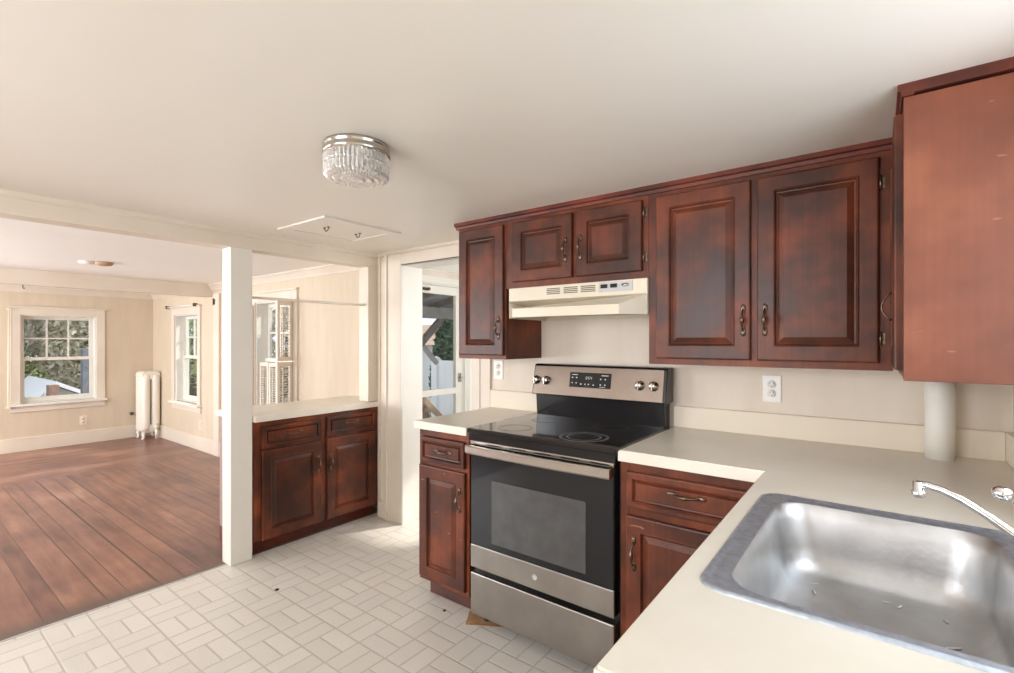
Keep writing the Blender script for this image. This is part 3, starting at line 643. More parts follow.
# ------------------------------------------------------------------ countertops
t = thing('countertop', 'cream laminate countertop on the low cabinet between the rooms', 'countertop', (-3.32, 1.89, .826))
q = MB(); q.prism([(-3.505, 1.408), (-3.505, YL), (-3.128, YL), (-3.128, YB), (-2.995, YB), (-2.995, 1.4225), (-3.132, 1.4225), (-3.132, 1.408)], 'z', .826, .866); q.build('top', M['counter'], t, bevel=.004)
t = thing('countertop', 'small cream countertop left of the stove', 'countertop', (-1.71, 2.03, .874))
bx(-1.902, -1.536, 1.704, YB, .874, .914).build('top', M['counter'], t, bevel=.005)
bx(-1.902, -1.536, YB - .02, YB, .914, 1.022).build('backsplash', M['splash'], t, bevel=.003)
t = thing('countertop', 'L-shaped cream countertop holding the sink', 'countertop', (-.1, 1.6, .874))
def rrect(x0, x1, y0, y1, r_, n=6):
    P = []
    for cx_, cy_, a0 in ((x1 - r_, y1 - r_, 0), (x0 + r_, y1 - r_, PI / 2), (x0 + r_, y0 + r_, PI), (x1 - r_, y0 + r_, 1.5 * PI)):
        P += [(cx_ + r_ * math.cos(a0 + PI / 2 * k / n), cy_ + r_ * math.sin(a0 + PI / 2 * k / n)) for k in range(n + 1)]
    return P
me = bpy.data.meshes.new('top'); bm = bmesh.new()
outer = [(.365, .555), (.365, YB), (-.774, YB), (-.774, 1.704), (-.285, 1.704), (-.285, .555)]
inner = rrect(-.222, .295, .858, 1.446, .04)
cz = Vector((0, 0, .874))
def loopv(P, z): return [bm.verts.new((x, y, z)) for x, y in P]
rings = {}
for z in (.874, .914):
    vo, vi = loopv(outer, z), loopv(inner, z); rings[z] = (vo, vi)
    es = [bm.edges.new((v[i], v[(i + 1) % len(v)])) for v in (vo, vi) for i in range(len(v))]
    bmesh.ops.triangle_fill(bm, use_beauty=True, use_dissolve=False, edges=es)
for k in (0, 1):
    A, B = rings[.874][k], rings[.914][k]
    for i in range(len(A)): bm.faces.new((A[i], A[(i + 1) % len(A)], B[(i + 1) % len(B)], B[i]))
bmesh.ops.recalc_face_normals(bm, faces=bm.faces)
bmesh.ops.dissolve_limit(bm, angle_limit=.01, verts=bm.verts, edges=bm.edges)
ed = [e for e in bm.edges if all(abs(v.co.z - .914) < 1e-5 for v in e.verts) and e.calc_face_angle(0) > .5 and (any(v.co.x < -.28 or v.co.y < .6 for v in e.verts))]
bmesh.ops.bevel(bm, geom=ed, offset=.004, segments=2, affect='EDGES')
w0 = WL[t.name]
for v in bm.verts: v.co -= w0
bm.to_mesh(me); bm.free(); me.materials.append(M['counter']); o = bpy.data.objects.new('top', me); C.objects.link(o); o.parent = t
bx(-.774, .345, YB - .02, YB, .914, 1.014).build('backsplash', M['splash'], t, bevel=.003)
bx(.345, .365, .555, YB, .914, 1.014).build('backsplash', M['splash'], t, bevel=.003)

# ------------------------------------------------------------------ sink
t = thing('sink', 'stainless steel drop-in kitchen sink in the foreground counter', 'sink', (.04, 1.15, .914))
def ring3(x0, x1, y0, y1, r_, z, n=8): return [(x, y, z) for x, y in rrect(x0, x1, y0, y1, r_, n)]
q = MB()
O = (-.246, .318, .838, 1.468)
def ins(d, z, r_): return ring3(O[0] + d, O[1] - d, O[2] + d, O[3] - d, r_, z)
rg = [ins(0, .9142, .045), ins(.001, .9165, .045), ins(.006, .9195, .043), ins(.011, .9185, .040), ins(.014, .9165, .038), ins(.020, .9165, .036)]
rg.append(ring3(-.211, .205, .862, 1.432, .060, .9165)); rg.append(ring3(-.204, .199, .869, 1.425, .062, .9150))
q.loops(rg, cap0=False, cap1=False, smooth=True); q.build('rim', M['rim'], t, normals=True)
q = MB(); rg = [ring3(-.204, .199, .869, 1.425, .062, .9150)]
rg += [ring3(-.199, .194, .874, 1.420, .066, .908), ring3(-.193, .190, .880, 1.412, .068, .880), ring3(-.184, .184, .888, 1.404, .070, .820), ring3(-.179, .179, .893, 1.399, .070, .790), ring3(-.168, .168, .904, 1.388, .066, .770), ring3(-.150, .150, .922, 1.370, .058, .759), ring3(-.125, .125, .947, 1.345, .05, .755), ring3(-.045, .045, 1.10, 1.19, .04, .750)]
q.loops(rg, cap0=False, cap1=True, smooth=True); q.build('basin', M['sink'], t)
q = MB(); q.lathe([(.040, .001), (.043, .003), (.030, .002), (.026, -.006)], (0, 1.145, .750), n=28); q.build('drain', M['chrome'], t)
# crumbs in the sink
for k, (x, y, s, rz) in enumerate([(-.118, 1.340, .010, .4), (-.114, 1.295, .009, 1.9), (.015, 1.340, .007, .2), (.038, 1.335, .008, 1.2), (.112, 1.215, .014, .6), (.110, 1.32, .006, 2.0)]):
    q = MB(); zb = .7552
    q.m = Matrix.Translation((x, y, zb)) @ Matrix.Rotation(rz, 4, 'Z')
    q.loops([[(-s, -.0014, 0), (0, -.003, 0), (s, -.001, 0), (s, .002, 0), (0, .0006, 0), (-s, .0016, 0)], [(-s, -.0014, .0016), (0, -.003, .0022), (s, -.001, .0016), (s, .002, .0016), (0, .0006, .0022), (-s, .0016, .0016)]])
    tag(q.build('paint_chip', M['whiteplastic']), 'tiny white paint chip lying in the bottom of the sink', 'debris', 'white chips in the sink basin')

# ------------------------------------------------------------------ faucet
t = thing('faucet', 'chrome kitchen faucet with curved spout over the sink', 'faucet', (.255, 1.15, .9165))
q = MB(); rg = [[(x, y, z) for x, y in rrect(.228 + i, .284 - i, 1.04 + i, 1.26 - i, .026 - i)] for i, z in ((0, .9196), (0, .927), (.006, .933))]
q.loops(rg, smooth=False); q.build('base_plate', M['chrome'], t)
q = MB(); q.lathe([(.026, 0), (.026, .02), (.023, .03), (.023, .075), (.020, .09), (.010, .10)], (.256, 1.15, .930), n=24); q.build('body', M['chrome'], t)
q = MB(); P0 = Vector((.240, 1.152, .958)); P3 = Vector((.063, 1.198, 1.049))
ctrl = [(.250, 1.150, .953), (.215, 1.158, .978), (.182, 1.166, .9985), (.150, 1.175, 1.022), (.120, 1.183, 1.040), (.096, 1.190, 1.050), (.074, 1.196, 1.0545), (.059, 1.2005, 1.0540)]
q.tube(ctrl, [.0105, .0085, .0075, .0072, .0070, .0068, .0066, .0066], n=14); q.build('spout', M['chrome'], t)
q = MB(); q.lathe([(.0085, .010), (.0085, -.006), (.0105, -.007), (.0105, -.017), (.008, -.019)], (.061, 1.200, 1.0485), n=16); q.build('aerator', M['chrome'], t)
q = MB(); q.tube([(.256, 1.15, 1.022), (.225, 1.168, 1.036), (.186, 1.186, 1.050)], [.009, .0065, .006], n=12)
q.sphere((.1715, 1.190, 1.060), .0145, 8, (1.0, 1.0, .85)); q.build('lever', M['chrome'], t)

# ------------------------------------------------------------------ range
t = thing('stove', 'stainless steel and black electric stove with glass cooktop between the base cabinets', 'stove', (-1.155, 2.0, 0))
rx0, rx1 = -1.522, -.780; FY = 1.700
q = MB(); q.box(rx0, rx1, FY + .045, 2.30, .05, .895); q.build('body', M['black'], t, bevel=.004)
for x in (rx0 + .05, rx1 - .05):
    for y in (1.78, 2.22): MB().lathe([(.016, 0), (.016, .008), (.008, .010), (.008, .052)], (x, y, 0), n=12).build('levelling_foot', M['black'], t)
dx0, dx1 = -1.480, -.770   # visible stainless fronts
dx0, dx1 = -1.506, -.788
q = MB(); q.box(dx0, dx1, FY, FY + .05, .060, .252); q.build('storage_drawer', M['steel'], t, bevel=.005)
d = bx(dx0, dx1, FY + .006, FY + .05, .277, .858).build('oven_door', M['black'], t, bevel=.004)
bx(dx0, dx1, FY, FY + .012, .277, .382).build('lower_band', M['steel'], d, bevel=.003)
bx(dx0 + .002, dx1 - .002, FY + .001, FY + .010, .382, .826).build('door_glass', M['blackglass'], d, bevel=.002)
bx(-1.379, -.907, FY - .0008, FY + .001, .412, .694).build('oven_window', M['window_glass'], d)
bx(dx0, dx1, FY - .002, FY + .02, .845, .862).build('vent_strip', M['steel_bright'], d, bevel=.003)
for k in range(5):
    x = dx0 + .10 + k * .13; bx(x, x + .08, FY - .003, FY - .001, .851, .856).build('vent_slot', M['black'], d)
q = MB()                                       # bowed flat handle
n_ = 20; yb = lambda s: FY - .036 - .010 * (1 - s * s)
rg = []
for k in range(n_ + 1):
    s = -1 + 2 * k / n_; x = (dx0 + .001) + (dx1 - dx0 - .002) * k / n_; y = yb(s)
    rg.append([(x, y, .808), (x, y - .004, .814), (x, y - .004, .840), (x, y, .846), (x, y + .010, .846), (x, y + .010, .808)])
q.loops(rg, smooth=False)
for x in (dx0 + .004, dx1 - .022): q.box(x, x + .018, FY - .032, FY, .812, .842)
q.build('handle', M['steel_bright'], d)
q = MB(); q.lathe([(.0125, 0), (.0125, -.0012), (.0105, -.0012), (.0105, -.0006), (.001, -.0006)], ((dx0 + dx1) / 2, FY, .330), ax='y', n=28)
q.build('emblem', M['greyplate'], d)
# cooktop
q = MB(); q.box(rx0 - .002, rx1 + .002, FY - .004, 2.262, .895, .918); q.build('cooktop', M['cooktop'], t, bevel=.005)
q = MB(); q.box(rx0 + .004, rx1 - .004, FY + .002, FY + .045, .862, .895); q.build('control_trim', M['black'], t)
ct = [c for c in t.children if c.name.startswith('cooktop')][0]
def ring_flat(cx_, cy_, r1, r2, z, n=48):
    q = MB(); q.loops([[(cx_ + rr * math.cos(2 * PI * k / n), cy_ + rr * math.sin(2 * PI * k / n), z) for k in range(n)] for rr in (r1, r2)], cap0=False, cap1=False); return q
for (cx_, cy_, R) in ((-.985, 1.83, .105), (-1.345, 1.83, .085), (-1.345, 2.10, .075), (-.985, 2.10, .085)):
    q = ring_flat(cx_, cy_, R, R - .012, .9185); 
    if R > .1: q.loops([[(cx_ + rr * math.cos(2 * PI * k / 48), cy_ + rr * math.sin(2 * PI * k / 48), .9185) for k in range(48)] for rr in (.075, .066)], cap0=False, cap1=False)
    q.build('burner_ring', M['burner' if R > .1 else 'burner_dim'], ct)
# backguard
q = MB(); q.prism([(2.262, .90), (2.252, 1.030), (2.262, 1.035), (2.33, 1.035), (2.33, .90)], 'x', rx0 + .012, rx1 - .012); bg = q.build('backguard_riser', M['black'], t, bevel=.003)
q = MB(); q.prism([(2.232, 1.030), (2.262, 1.188), (2.272, 1.196), (2.335, 1.196), (2.335, 1.030)], 'x', rx0 - .002, rx1 + .002); bg = q.build('backguard', M['black'], t, bevel=.004)
sl = (2.262 - 2.232) / (1.188 - 1.030); Ym = lambda z: 2.232 + (z - 1.030) * sl
q = MB(); q.prism([(Ym(1.034) - .003, 1.034), (Ym(1.186) - .003, 1.186), (Ym(1.186) + .004, 1.186), (Ym(1.034) + .004, 1.034)], 'x', rx0 + .004, rx1 - .012); q.build('control_panel', M['steel_panel'], t, bevel=.002)
def on_panel(x0, x1, z0, z1, lift, th=.003):
    q = MB(); q.prism([(Ym(z0) - lift - th, z0), (Ym(z1) - lift - th, z1), (Ym(z1) - lift, z1), (Ym(z0) - lift, z0)], 'x', x0, x1); return q
dsp = on_panel(-1.292, -1.056, 1.082, 1.158, .0025, .002).build('display', M['black'], t, bevel=.006)
def mk(x0, x1, z0, z1, name='key_mark'): on_panel(x0, x1, z0, z1, .0046, .0004).build(name, M['mark'], dsp)
mk(-1.278, -1.245, 1.1445, 1.148); mk(-1.110, -1.072, 1.1445, 1.148)
for x, z in ((-1.275, 1.131), (-1.251, 1.131), (-1.275, 1.104), (-1.251, 1.104), (-1.224, 1.099), (-1.200, 1.099), (-1.180, 1.099), (-1.152, 1.097), (-1.113, 1.128), (-1.088, 1.128), (-1.113, 1.100), (-1.088, 1.100)):
    mk(x - .0035, x + .0035, z - .003, z + .003)
mk(-1.118, -1.085, 1.088, 1.0905)
# clock digits as seven-segment strokes
def digit(x, z, segs, w=.008, h=.014, s=.0016):
    D = {'a': (0, w, h - s, h), 'g': (0, w, h / 2 - s / 2, h / 2 + s / 2), 'd': (0, w, 0, s), 'f': (0, s, h / 2, h), 'e': (0, s, 0, h / 2), 'b': (w - s, w, h / 2, h), 'c': (w - s, w, 0, h / 2)}
    q = MB()
    for k in segs: a, b, c, e = D[k]; p = on_panel(x + a, x + b, z + c, z + e, .0046, .0004); q.add(p.v, p.f)
    q.build('clock_digit', M['mark'], dsp, merge=True)
digit(-1.197, 1.124, 'abcdefg'); digit(-1.184, 1.124, 'afcdg'); digit(-1.171, 1.124, 'fgbc')
for x in (-1.498, -1.436, -.906, -.838):
    z = 1.108; y = Ym(z) - .003
    q = MB(); q.lathe([(.024, 0), (.024, -.004), (.019, -.006), (.018, -.022), (.015, -.025)], (x, y, z), ax='y', n=24)
    k = q.build('knob', M['steel_bright'], t)
    bx(x - .0035, x + .0035, y - .032, y - .024, z - .018, z + .018).build('grip', M['steel_bright'], k, bevel=.0015)
for x in (-1.498, -1.436, -.906, -.838):
    for dx_, dz_ in ((0, .034), (-.018, .028), (.018, .028)): on_panel(x + dx_ - .003, x + dx_ + .003, 1.108 + dz_ - .0015, 1.108 + dz_ + .0015, .0031, .0004).build('dial_mark', M['slot'], t)

# ------------------------------------------------------------------ range hood
t = thing('range_hood', 'almond range hood under the short cabinet above the stove', 'range hood', (-1.155, 2.13, 1.43))
hx0, hx1 = -1.508, -.775
q = MB(); q.prism([(2.000, 1.590), (2.000, 1.524), (2.12, 1.48), (YB, 1.48), (YB, 1.590)], 'x', hx0, hx1); q.build('housing', M['hood'], t, bevel=.002)
q = MB()
a, b_ = .089, .091
top = [(hx0, YB, 1.5235), (hx0, 2.001, 1.5235), (hx0 + a, 2.0 - b_, 1.479), (hx1 - a, 2.0 - b_, 1.479), (hx1, 2.001, 1.5235), (hx1, YB, 1.5235)]
bot = [(x, y, 1.436) for x, y, z in top]
ins_ = [(hx0 + .012, YB - .01, 1.436), (hx0 + .012, 2.008, 1.436), (hx0 + a + .006, 2.0 - b_ + .012, 1.436), (hx1 - a - .006, 2.0 - b_ + .012, 1.436), (hx1 - .012, 2.008, 1.436), (hx1 - .012, YB - .01, 1.436)]
ins2 = [(x, y, 1.462) for x, y, z in ins_]
q.loops([top, bot, ins_, ins2], cap0=True, cap1=True); q.build('canopy', M['hood'], t, bevel=.0015)
q = MB(); q.box(-1.25, -.93, 2.0, 2.24, 1.450, 1.4615); q.build('grease_filter', M['steel'], t)
q = MB(); q.box(-.915, -.885, 1.945, 2.02, 1.441, 1.461); q.build('lamp_socket', M['black'], t)
for x0 in (-1.278, -1.183, -1.092):
    q = MB()
    for k in range(4): q.box(x0, x0 + .074, 1.9985, 2.001, 1.5475 + k * .0082, 1.5515 + k * .0082)
    q.build('vent', M['hooddark'], t)
p = bx(-1.000, -.840, 1.9975, 2.001, 1.541, 1.584).build('switch_plate', M['greyplate'], t)
bx(-.990, -.958, 1.9945, 1.9977, 1.558, 1.575).build('switch', M['black'], p); bx(-.943, -.911, 1.9945, 1.9977, 1.558, 1.575).build('switch', M['black'], p)
q = MB(); q.lathe([(.018, 0), (.018, -.001), (.001, -.0012)], (-.873, 1.9975, 1.567), ax='y', n=24)
for v in q.v: v.z = 1.567 + (v.z - 1.567) * .42
q.build('badge', M['steel_bright'], p)

# ------------------------------------------------------------------ pipe, outlets, switch
q = MB(); q.tube([(.172, 2.262, .914), (.173, 2.262, 1.02), (.172, 2.262, 1.12), (.170, 2.262, 1.225)], [.0405, .0405, .0425, .0445], n=28)
tag(q.build('pipe', M['pipe']), 'thick white vertical pipe between the counter and the corner cabinet', 'pipe')
def outlet(X, x, z, label, m='whiteplastic', w=.070, h=.115, cover=True):
    c = X @ Vector((x, 0, z)); t = thing('outlet', label, 'outlet', c)
    q = MB(); q.m = X; q.box(x - w / 2, x + w / 2, -.006, 0, z - h / 2, z + h / 2); p = q.build('cover_plate', M[m], t, bevel=.002)
    for s in (-.020, .020):
        q = MB(); q.m = X; q.lathe([(.0165, -.006), (.0165, -.0078), (.001, -.0079)], (x, 0, z + s), ax='y', n=20); k = q.build('receptacle', M[m], t)
        q = MB(); q.m = X; q.box(x - .0075, x - .0050, -.0084, -.0076, z + s - .001, z + s + .007); q.box(x + .0050, x + .0075, -.0084, -.0076, z + s - .001, z + s + .007); q.box(x - .002, x + .002, -.0084, -.0076, z + s - .009, z + s - .005)
        q.build('slot', M['slot'], k)
    return t
outlet(XB, -.360, 1.118, 'white double outlet on the wall right of the stove')
outlet(XB, -1.850, 1.145, 'white outlet on the wall under the narrow left wall cabinet')
outlet(XV, -6.51, .303, 'small outlet on the living room wall right of the radiator window', 'almondplastic')
outlet(XF, 1.688, .300, 'outlet below the far living room window', 'almondplastic')

# ------------------------------------------------------------------ thin rail in the opening
q = MB(); q.box(-3.10, -3.05, 1.418, 2.262, 1.583, 1.597)
tag(q.build('shelf_rail', M['trim'], bevel=.002), 'thin cream rail spanning the opening above the low counter', 'rail')
# plate strip of wall beneath: small hook on the post
# ------------------------------------------------------------------ shutters of window 3
def shutter(x0, x1, y, z0, z1, label, thick=.022, ang=0, pivot=None):
    c = Vector(((x0 + x1) / 2, y, z0)); t = thing('shutter', label, 'shutter', c, 'cream louvred shutters on the window over the low counter')
    R = Matrix.Identity(4)
    if ang: R = Matrix.Translation(pivot) @ Matrix.Rotation(ang, 4, 'Z') @ Matrix.Translation(-Vector(pivot))
    q = MB(); q.m = R; f = .03
    q.box(x0, x0 + f, y - thick / 2, y + thick / 2, z0, z1); q.box(x1 - f, x1, y - thick / 2, y + thick / 2, z0, z1); q.box(x0 + f, x1 - f, y - thick / 2, y + thick / 2, z0, z0 + .04); q.box(x0 + f, x1 - f, y - thick / 2, y + thick / 2, z1 - .04, z1)
    q.build('shutter_frame', M['trim'], t)
    q = MB(); q.m = R; k = z0 + .055
    while k < z1 - .05: q.bar((x0 + f, y, k), (x1 - f, y, k), .024, .005) ; k += .024
    q.build('louvres', M['trim'], t)
    q = MB(); q.m = R; q.box((x0 + x1) / 2 - .005, (x0 + x1) / 2 + .005, y - thick / 2 - .008, y - thick / 2, z0 + .05, z1 - .05); q.build('tilt_rod', M['trim'], t)
    return t
zs = ((.61, 1.125, 'lower'), (1.135, 1.690, 'upper'))
for z0, z1, nm in zs:
    shutter(-5.33, -5.14, YL - .035, z0, z1, f'{nm} louvred shutter folded back left of the window over the low counter')
    shutter(-4.406, -4.23, YL - .012, z0, z1, f'{nm} louvred shutter standing open at the right side of the window over the low counter', ang=-math.radians(75), pivot=(-4.406, YL - .03, 0))
shutter(-5.11, -4.93, YL + .035, .60, 1.10, 'white lower shutter leaf closed at the left inside the window recess')
shutter(-4.92, -4.74, YL + .035, .60, 1.10, 'white lower shutter leaf closed in the middle of the window recess')
# ------------------------------------------------------------------ curtain / shade rods
t = thing('shade_roller', 'short white roller shade rod over the window beside the radiator', 'shade roller', (-6.95, YL, 1.72))
q = MB(); q.tube([(-7.45, YL - .045, 1.758), (-6.57, YL - .045, 1.758)], .012, n=12); q.build('roller', M['white'], t)
q = MB()
for x in (-7.46, -6.58): bx(x, x + .012, YL - .065, YL - .018, 1.738, 1.778).build('bracket', M['brass'], t)
q = MB(); q.tube([(-6.20, .865, 1.833), (-6.20, .865, 1.81), (-6.195, .870, 1.798), (-6.185, .875, 1.802)], .004, n=8)
tag(q.build('ceiling_hook', M['brass']), 'small metal hook under the living room beam', 'hook')
q = MB(); q.tube([(-8.08, 1.008, 1.70), (-8.08, 1.003, .56), (-8.078, 1.028, .52), (-8.078, .993, .535)], .006, n=8); q.box(-8.112, -8.074, .99, 1.02, .525, .545); q.box(-8.112, -8.074, .99, 1.02, 1.68, 1.70)
tag(q.build('window_cord', M['almondplastic']), 'tan shade cord hanging down left of the far window', 'cord')
q = MB(); q.box(-6.080, -6.055, YL - .035, YL - .025, 1.74, 1.80); q.tube([(-6.068, YL - .04, 1.73), (-6.068, YL - .04, 1.81)], .006, n=8)
tag(q.build('hinge_leaf', M['brass']), 'small dark hinge left on the living room pilaster', 'hinge')

# ------------------------------------------------------------------ radiator
t = thing('radiator', 'tall white cast iron column radiator in the living room corner', 'radiator', (-7.92, 2.295, 0))
nsec = 4; yc_ = 2.330; RX = -8.03
def stadium(r_, w, x, z0, z1, n=10):
    """ring outline in the y-z plane"""
    P = []; yy = w / 2 - r_
    for cy_, cz_, a0 in ((yy, z1 - r_, 0), (-yy, z1 - r_, PI / 2), (-yy, z0 + r_, PI), (yy, z0 + r_, 1.5 * PI)):
        P += [(x, yc_ + cy_ + r_ * math.cos(a0 + PI / 2 * k / n), cz_ + r_ * math.sin(a0 + PI / 2 * k / n)) for k in range(n + 1)]
    return P
for k in range(nsec):
    x = RX + k * .066; q = MB()
    for s in (-1, 1):      # the two columns
        q.lathe([(.045, .11), (.0505, .16), (.0505, .82), (.044, .86)], (x, yc_ + s * .057, 0), n=20, mod=None)
    for (z0, z1) in ((.795, .905), (.085, .190)):      # headers joining them
        rr = [stadium(.045, .205, x - .030, z0 + .008, z1 - .008), stadium(.05, .215, x - .020, z0, z1), stadium(.05, .215, x + .020, z0, z1), stadium(.045, .205, x + .030, z0 + .008, z1 - .008)]
        q.loops(rr, smooth=False)
    q.build('section', M['radiator'], t)
for x in (RX, RX + .066 * (nsec - 1)):
    for s in (-1, 1):
        MB().tube([(x, yc_ + s * .06, .12), (x + .004, yc_ + s * .085, .07), (x + .008, yc_ + s * .078, .035), (x + .012, yc_ + s * .095, 0)], [.030, .022, .016, .022], n=12).build('foot', M['radiator'], t)
q = MB(); q.tube([(-7.80, 2.37, .14), (-7.765, 2.37, .14), (-7.745, 2.37, .12), (-7.745, 2.37, 0)], .016, n=12); q.lathe([(.012, 0), (.026, .004), (.026, .03), (.010, .034), (.010, .05), (.022, .052), (.022, .066)], (-7.745, 2.37, .14), n=16)
q.build('valve', M['radiator'], t)
q = MB(); q.tube([(-8.13, 2.19, .33), (-8.10, 2.19, .33), (-8.08, 2.19, .33)], [.012, .012, .022], n=12)
tag(q.build('pipe_stub', M['iron']), 'short dark pipe stub on the wall behind the radiator', 'pipe')

# ------------------------------------------------------------------ ceiling light
t = thing('ceiling_light', 'flush cut-glass drum ceiling light with nickel band in the kitchen', 'ceiling light', (-1.395, 1.0, ZC))
c = (-1.395, 1.0, 0)
q = MB(); q.lathe([(.106, ZC), (.108, ZC - .008), (.105, ZC - .012), (.105, ZC - .020), (.110, ZC - .024), (.110, ZC - .036), (.100, ZC - .038)], c, n=48); q.build('band', M['nickel'], t)
q = MB(); ns = 96; z = ZC - .036
q.lathe([(.104, z), (.108, z - .004), (.108, z - .026), (.104, z - .032), (.108, z - .038), (.106, z - .064), (.101, z - .071), (.090, z - .076), (.080, z - .073), (.074, z - .079), (.056, z - .074), (.050, z - .080), (.030, z - .075), (.022, z - .081), (.006, z - .078)], c, n=ns, mod=lambda k: 1.0 if k % 2 else .955, smooth=False, caps=(False, True))
q.lathe([(.096, z), (.098, z - .050), (.090, z - .066), (.004, z - .069)], c, n=48, smooth=True, caps=(False, True))
q.build('glass_shade', M['crystal'], t, normals=False)
q = MB(); q.lathe([(.012, z - .004), (.013, z - .020), (.026, z - .038), (.022, z - .056), (.006, z - .064)], (-1.37, 1.0, 0), n=16); q.build('bulb', M['whiteplastic'], t)

# ------------------------------------------------------------------ ceiling hatch
t = thing('ceiling_hatch', 'painted attic hatch panel with two ring pulls in the kitchen ceiling', 'hatch', (-2.54, 1.70, ZC))
X0, X1, Y0, Y1 = -2.775, -2.295, 1.445, 1.965; f = .062
q = MB(); zt = ZC - .010
q.box(X0, X0 + f, Y0, Y1, zt, ZC); q.box(X1 - f, X1, Y0, Y1, zt, ZC); q.box(X0 + f, X1 - f, Y0, Y0 + f, zt, ZC); q.box(X0 + f, X1 - f, Y1 - f, Y1, zt, ZC); q.build('hatch_frame', M['ceiling'], t, bevel=.003)
q = MB(); q.box(X0 + f + .005, X1 - f - .005, Y0 + f + .005, Y1 - f - .005, ZC - .006, ZC); p = q.build('hatch_panel', M['ceiling'], t); bx(X0 + f - .001, X1 - f + .001, Y0 + f - .001, Y1 - f + .001, ZC - .0035, ZC).build('gap', M['dark'], t)  # near-black sheet paints shade into the joint round the panel
for y in (1.592, 1.803):
    q = MB(); q.tube([(-2.505 + .020 * math.cos(a) , y, ZC - .008 - .020 * abs(math.sin(a))) for a in [PI * k / 10 for k in range(11)]], .003, n=8); q.lathe([(.009, -.006), (.009, -.009), (.002, -.010)], (-2.485, y, ZC), n=12); q.lathe([(.009, -.006), (.009, -.009), (.002, -.010)], (-2.525, y, ZC), n=12)
    q.build('pull', M['brass'], t)

# ------------------------------------------------------------------ living-room ceiling fixture base
t = thing('ceiling_fixture_base', 'bare tan and white fixture base on the living room ceiling', 'ceiling fixture', (-5.16, 1.17, ZC))
q = MB(); q.lathe([(.062, ZC), (.062, ZC - .012), (.050, ZC - .026), (.030, ZC - .030)], (-5.13, 1.20, 0), n=28); q.build('canopy', M['newwood'], t)
q = MB(); q.lathe([(.055, ZC), (.052, ZC - .018), (.020, ZC - .024)], (-5.19, 1.10, 0), n=24); q.build('detector', M['whiteplastic'], t)

# ------------------------------------------------------------------ debris on the floor
q = MB(); q.loops([[(-1.590, 1.790, 0), (-1.528, 1.690, 0), (-1.375, 1.780, 0), (-1.40, 1.84, 0), (-1.50, 1.86, 0)], [(-1.590, 1.790, .003), (-1.528, 1.690, .003), (-1.375, 1.780, .003), (-1.40, 1.84, .003), (-1.50, 1.86, .003)]])
tag(q.build('wood_shim', M['rawwood']), 'torn flat scrap of tan wood under the stove corner', 'scrap')
q = MB(); q.lathe([(.010, 0), (.012, .003), (.006, .006)], (-2.538, 1.32, 0), n=10)
tag(q.build('black_bead', M['black']), 'tiny black bead lying on the vinyl floor', 'debris')
q = MB(); q.lathe([(.008, 0), (.009, .003), (.004, .005)], (-1.690, 1.715, 0), n=10)
tag(q.build('black_chip', M['black']), 'tiny black chip on the vinyl beside the stove', 'debris')

# ------------------------------------------------------------------ outdoors
GZ = -.55
struct(bx(-60, 30, YB + 2.2, 60, GZ - .1, GZ).build('floor', M['dirt']), 'winter ground outside')
struct(bx(-60, -8.6, -30, YB + 2.2, GZ - .9, GZ - .7).build('floor', M['dirt']), 'lower winter ground beyond the far wall')

def foliage(name, parent, m, c, rad, n, size, droop=0, shell=.55):
    q = MB(); vs = []; fs = []
    for k in range(n):
        while True:
            p = Vector((random.uniform(-1, 1), random.uniform(-1, 1), random.uniform(-1, 1)))
            if shell * random.random() < p.length < 1: break
        w = 1.0
        if droop: w = max(.08, 1 - droop * (p.z + 1) / 2)
        P = Vector((c[0] + p.x * rad[0] * w, c[1] + p.y * rad[1] * w, c[2] + p.z * rad[2]))
        a = Vector((random.gauss(0, 1), random.gauss(0, 1), random.gauss(0, 1))).normalized(); b = a.orthogonal().normalized(); s = size * random.uniform(.5, 1.3)
        i = len(vs); vs += [P - a * s, P + b * s * .45, P + a * s, P - b * s * .45]; fs.append((i, i + 1, i + 2, i + 3))
    q.add(vs, fs); return q.build(name, m, parent, normals=False)
def branch(q, p, d, L, r_, depth):
    e = p + d * L; mid = (p + e) / 2 + Vector((random.uniform(-1, 1), random.uniform(-1, 1), 0)) * L * .06
    q.tube([p, mid, e], [r_, r_ * .82, r_ * .62], n=5)
    if depth == 0: return
    for k in range(3 if depth > 1 else 2):
        nd = (d + Vector((random.uniform(-.75, .75), random.uniform(-.75, .75), random.uniform(-.15, .5)))).normalized()
        branch(q, p + d * L * random.uniform(.55, 1), nd, L * random.uniform(.55, .8), r_ * .55, depth - 1)
def bare_tree(x, y, z, h, label, group, m='greybark', depth=4):
    t = thing('bare_tree', label, 'tree', (x, y, z), group)
    q = MB(); branch(q, Vector((x, y, z)), Vector((.03, .02, 1)).normalized(), h * .4, h * .012, depth); q.build('branches', M[m], t)
def leafy_tree(x, y, z, h, r_, m, label, group=None, n=2600, size=.13, droop=0, name='leafy_tree'):
    t = thing(name, label, 'tree', (x, y, z), group)
    q = MB(); q.tube([(x, y, z), (x, y, z + h * .6)], [h * .03, h * .015], n=8); q.build('trunk', M['bark'], t)
    foliage('foliage', t, M[m], (x, y, z + h * .55), (r_, r_, h * .47), n, size, droop)
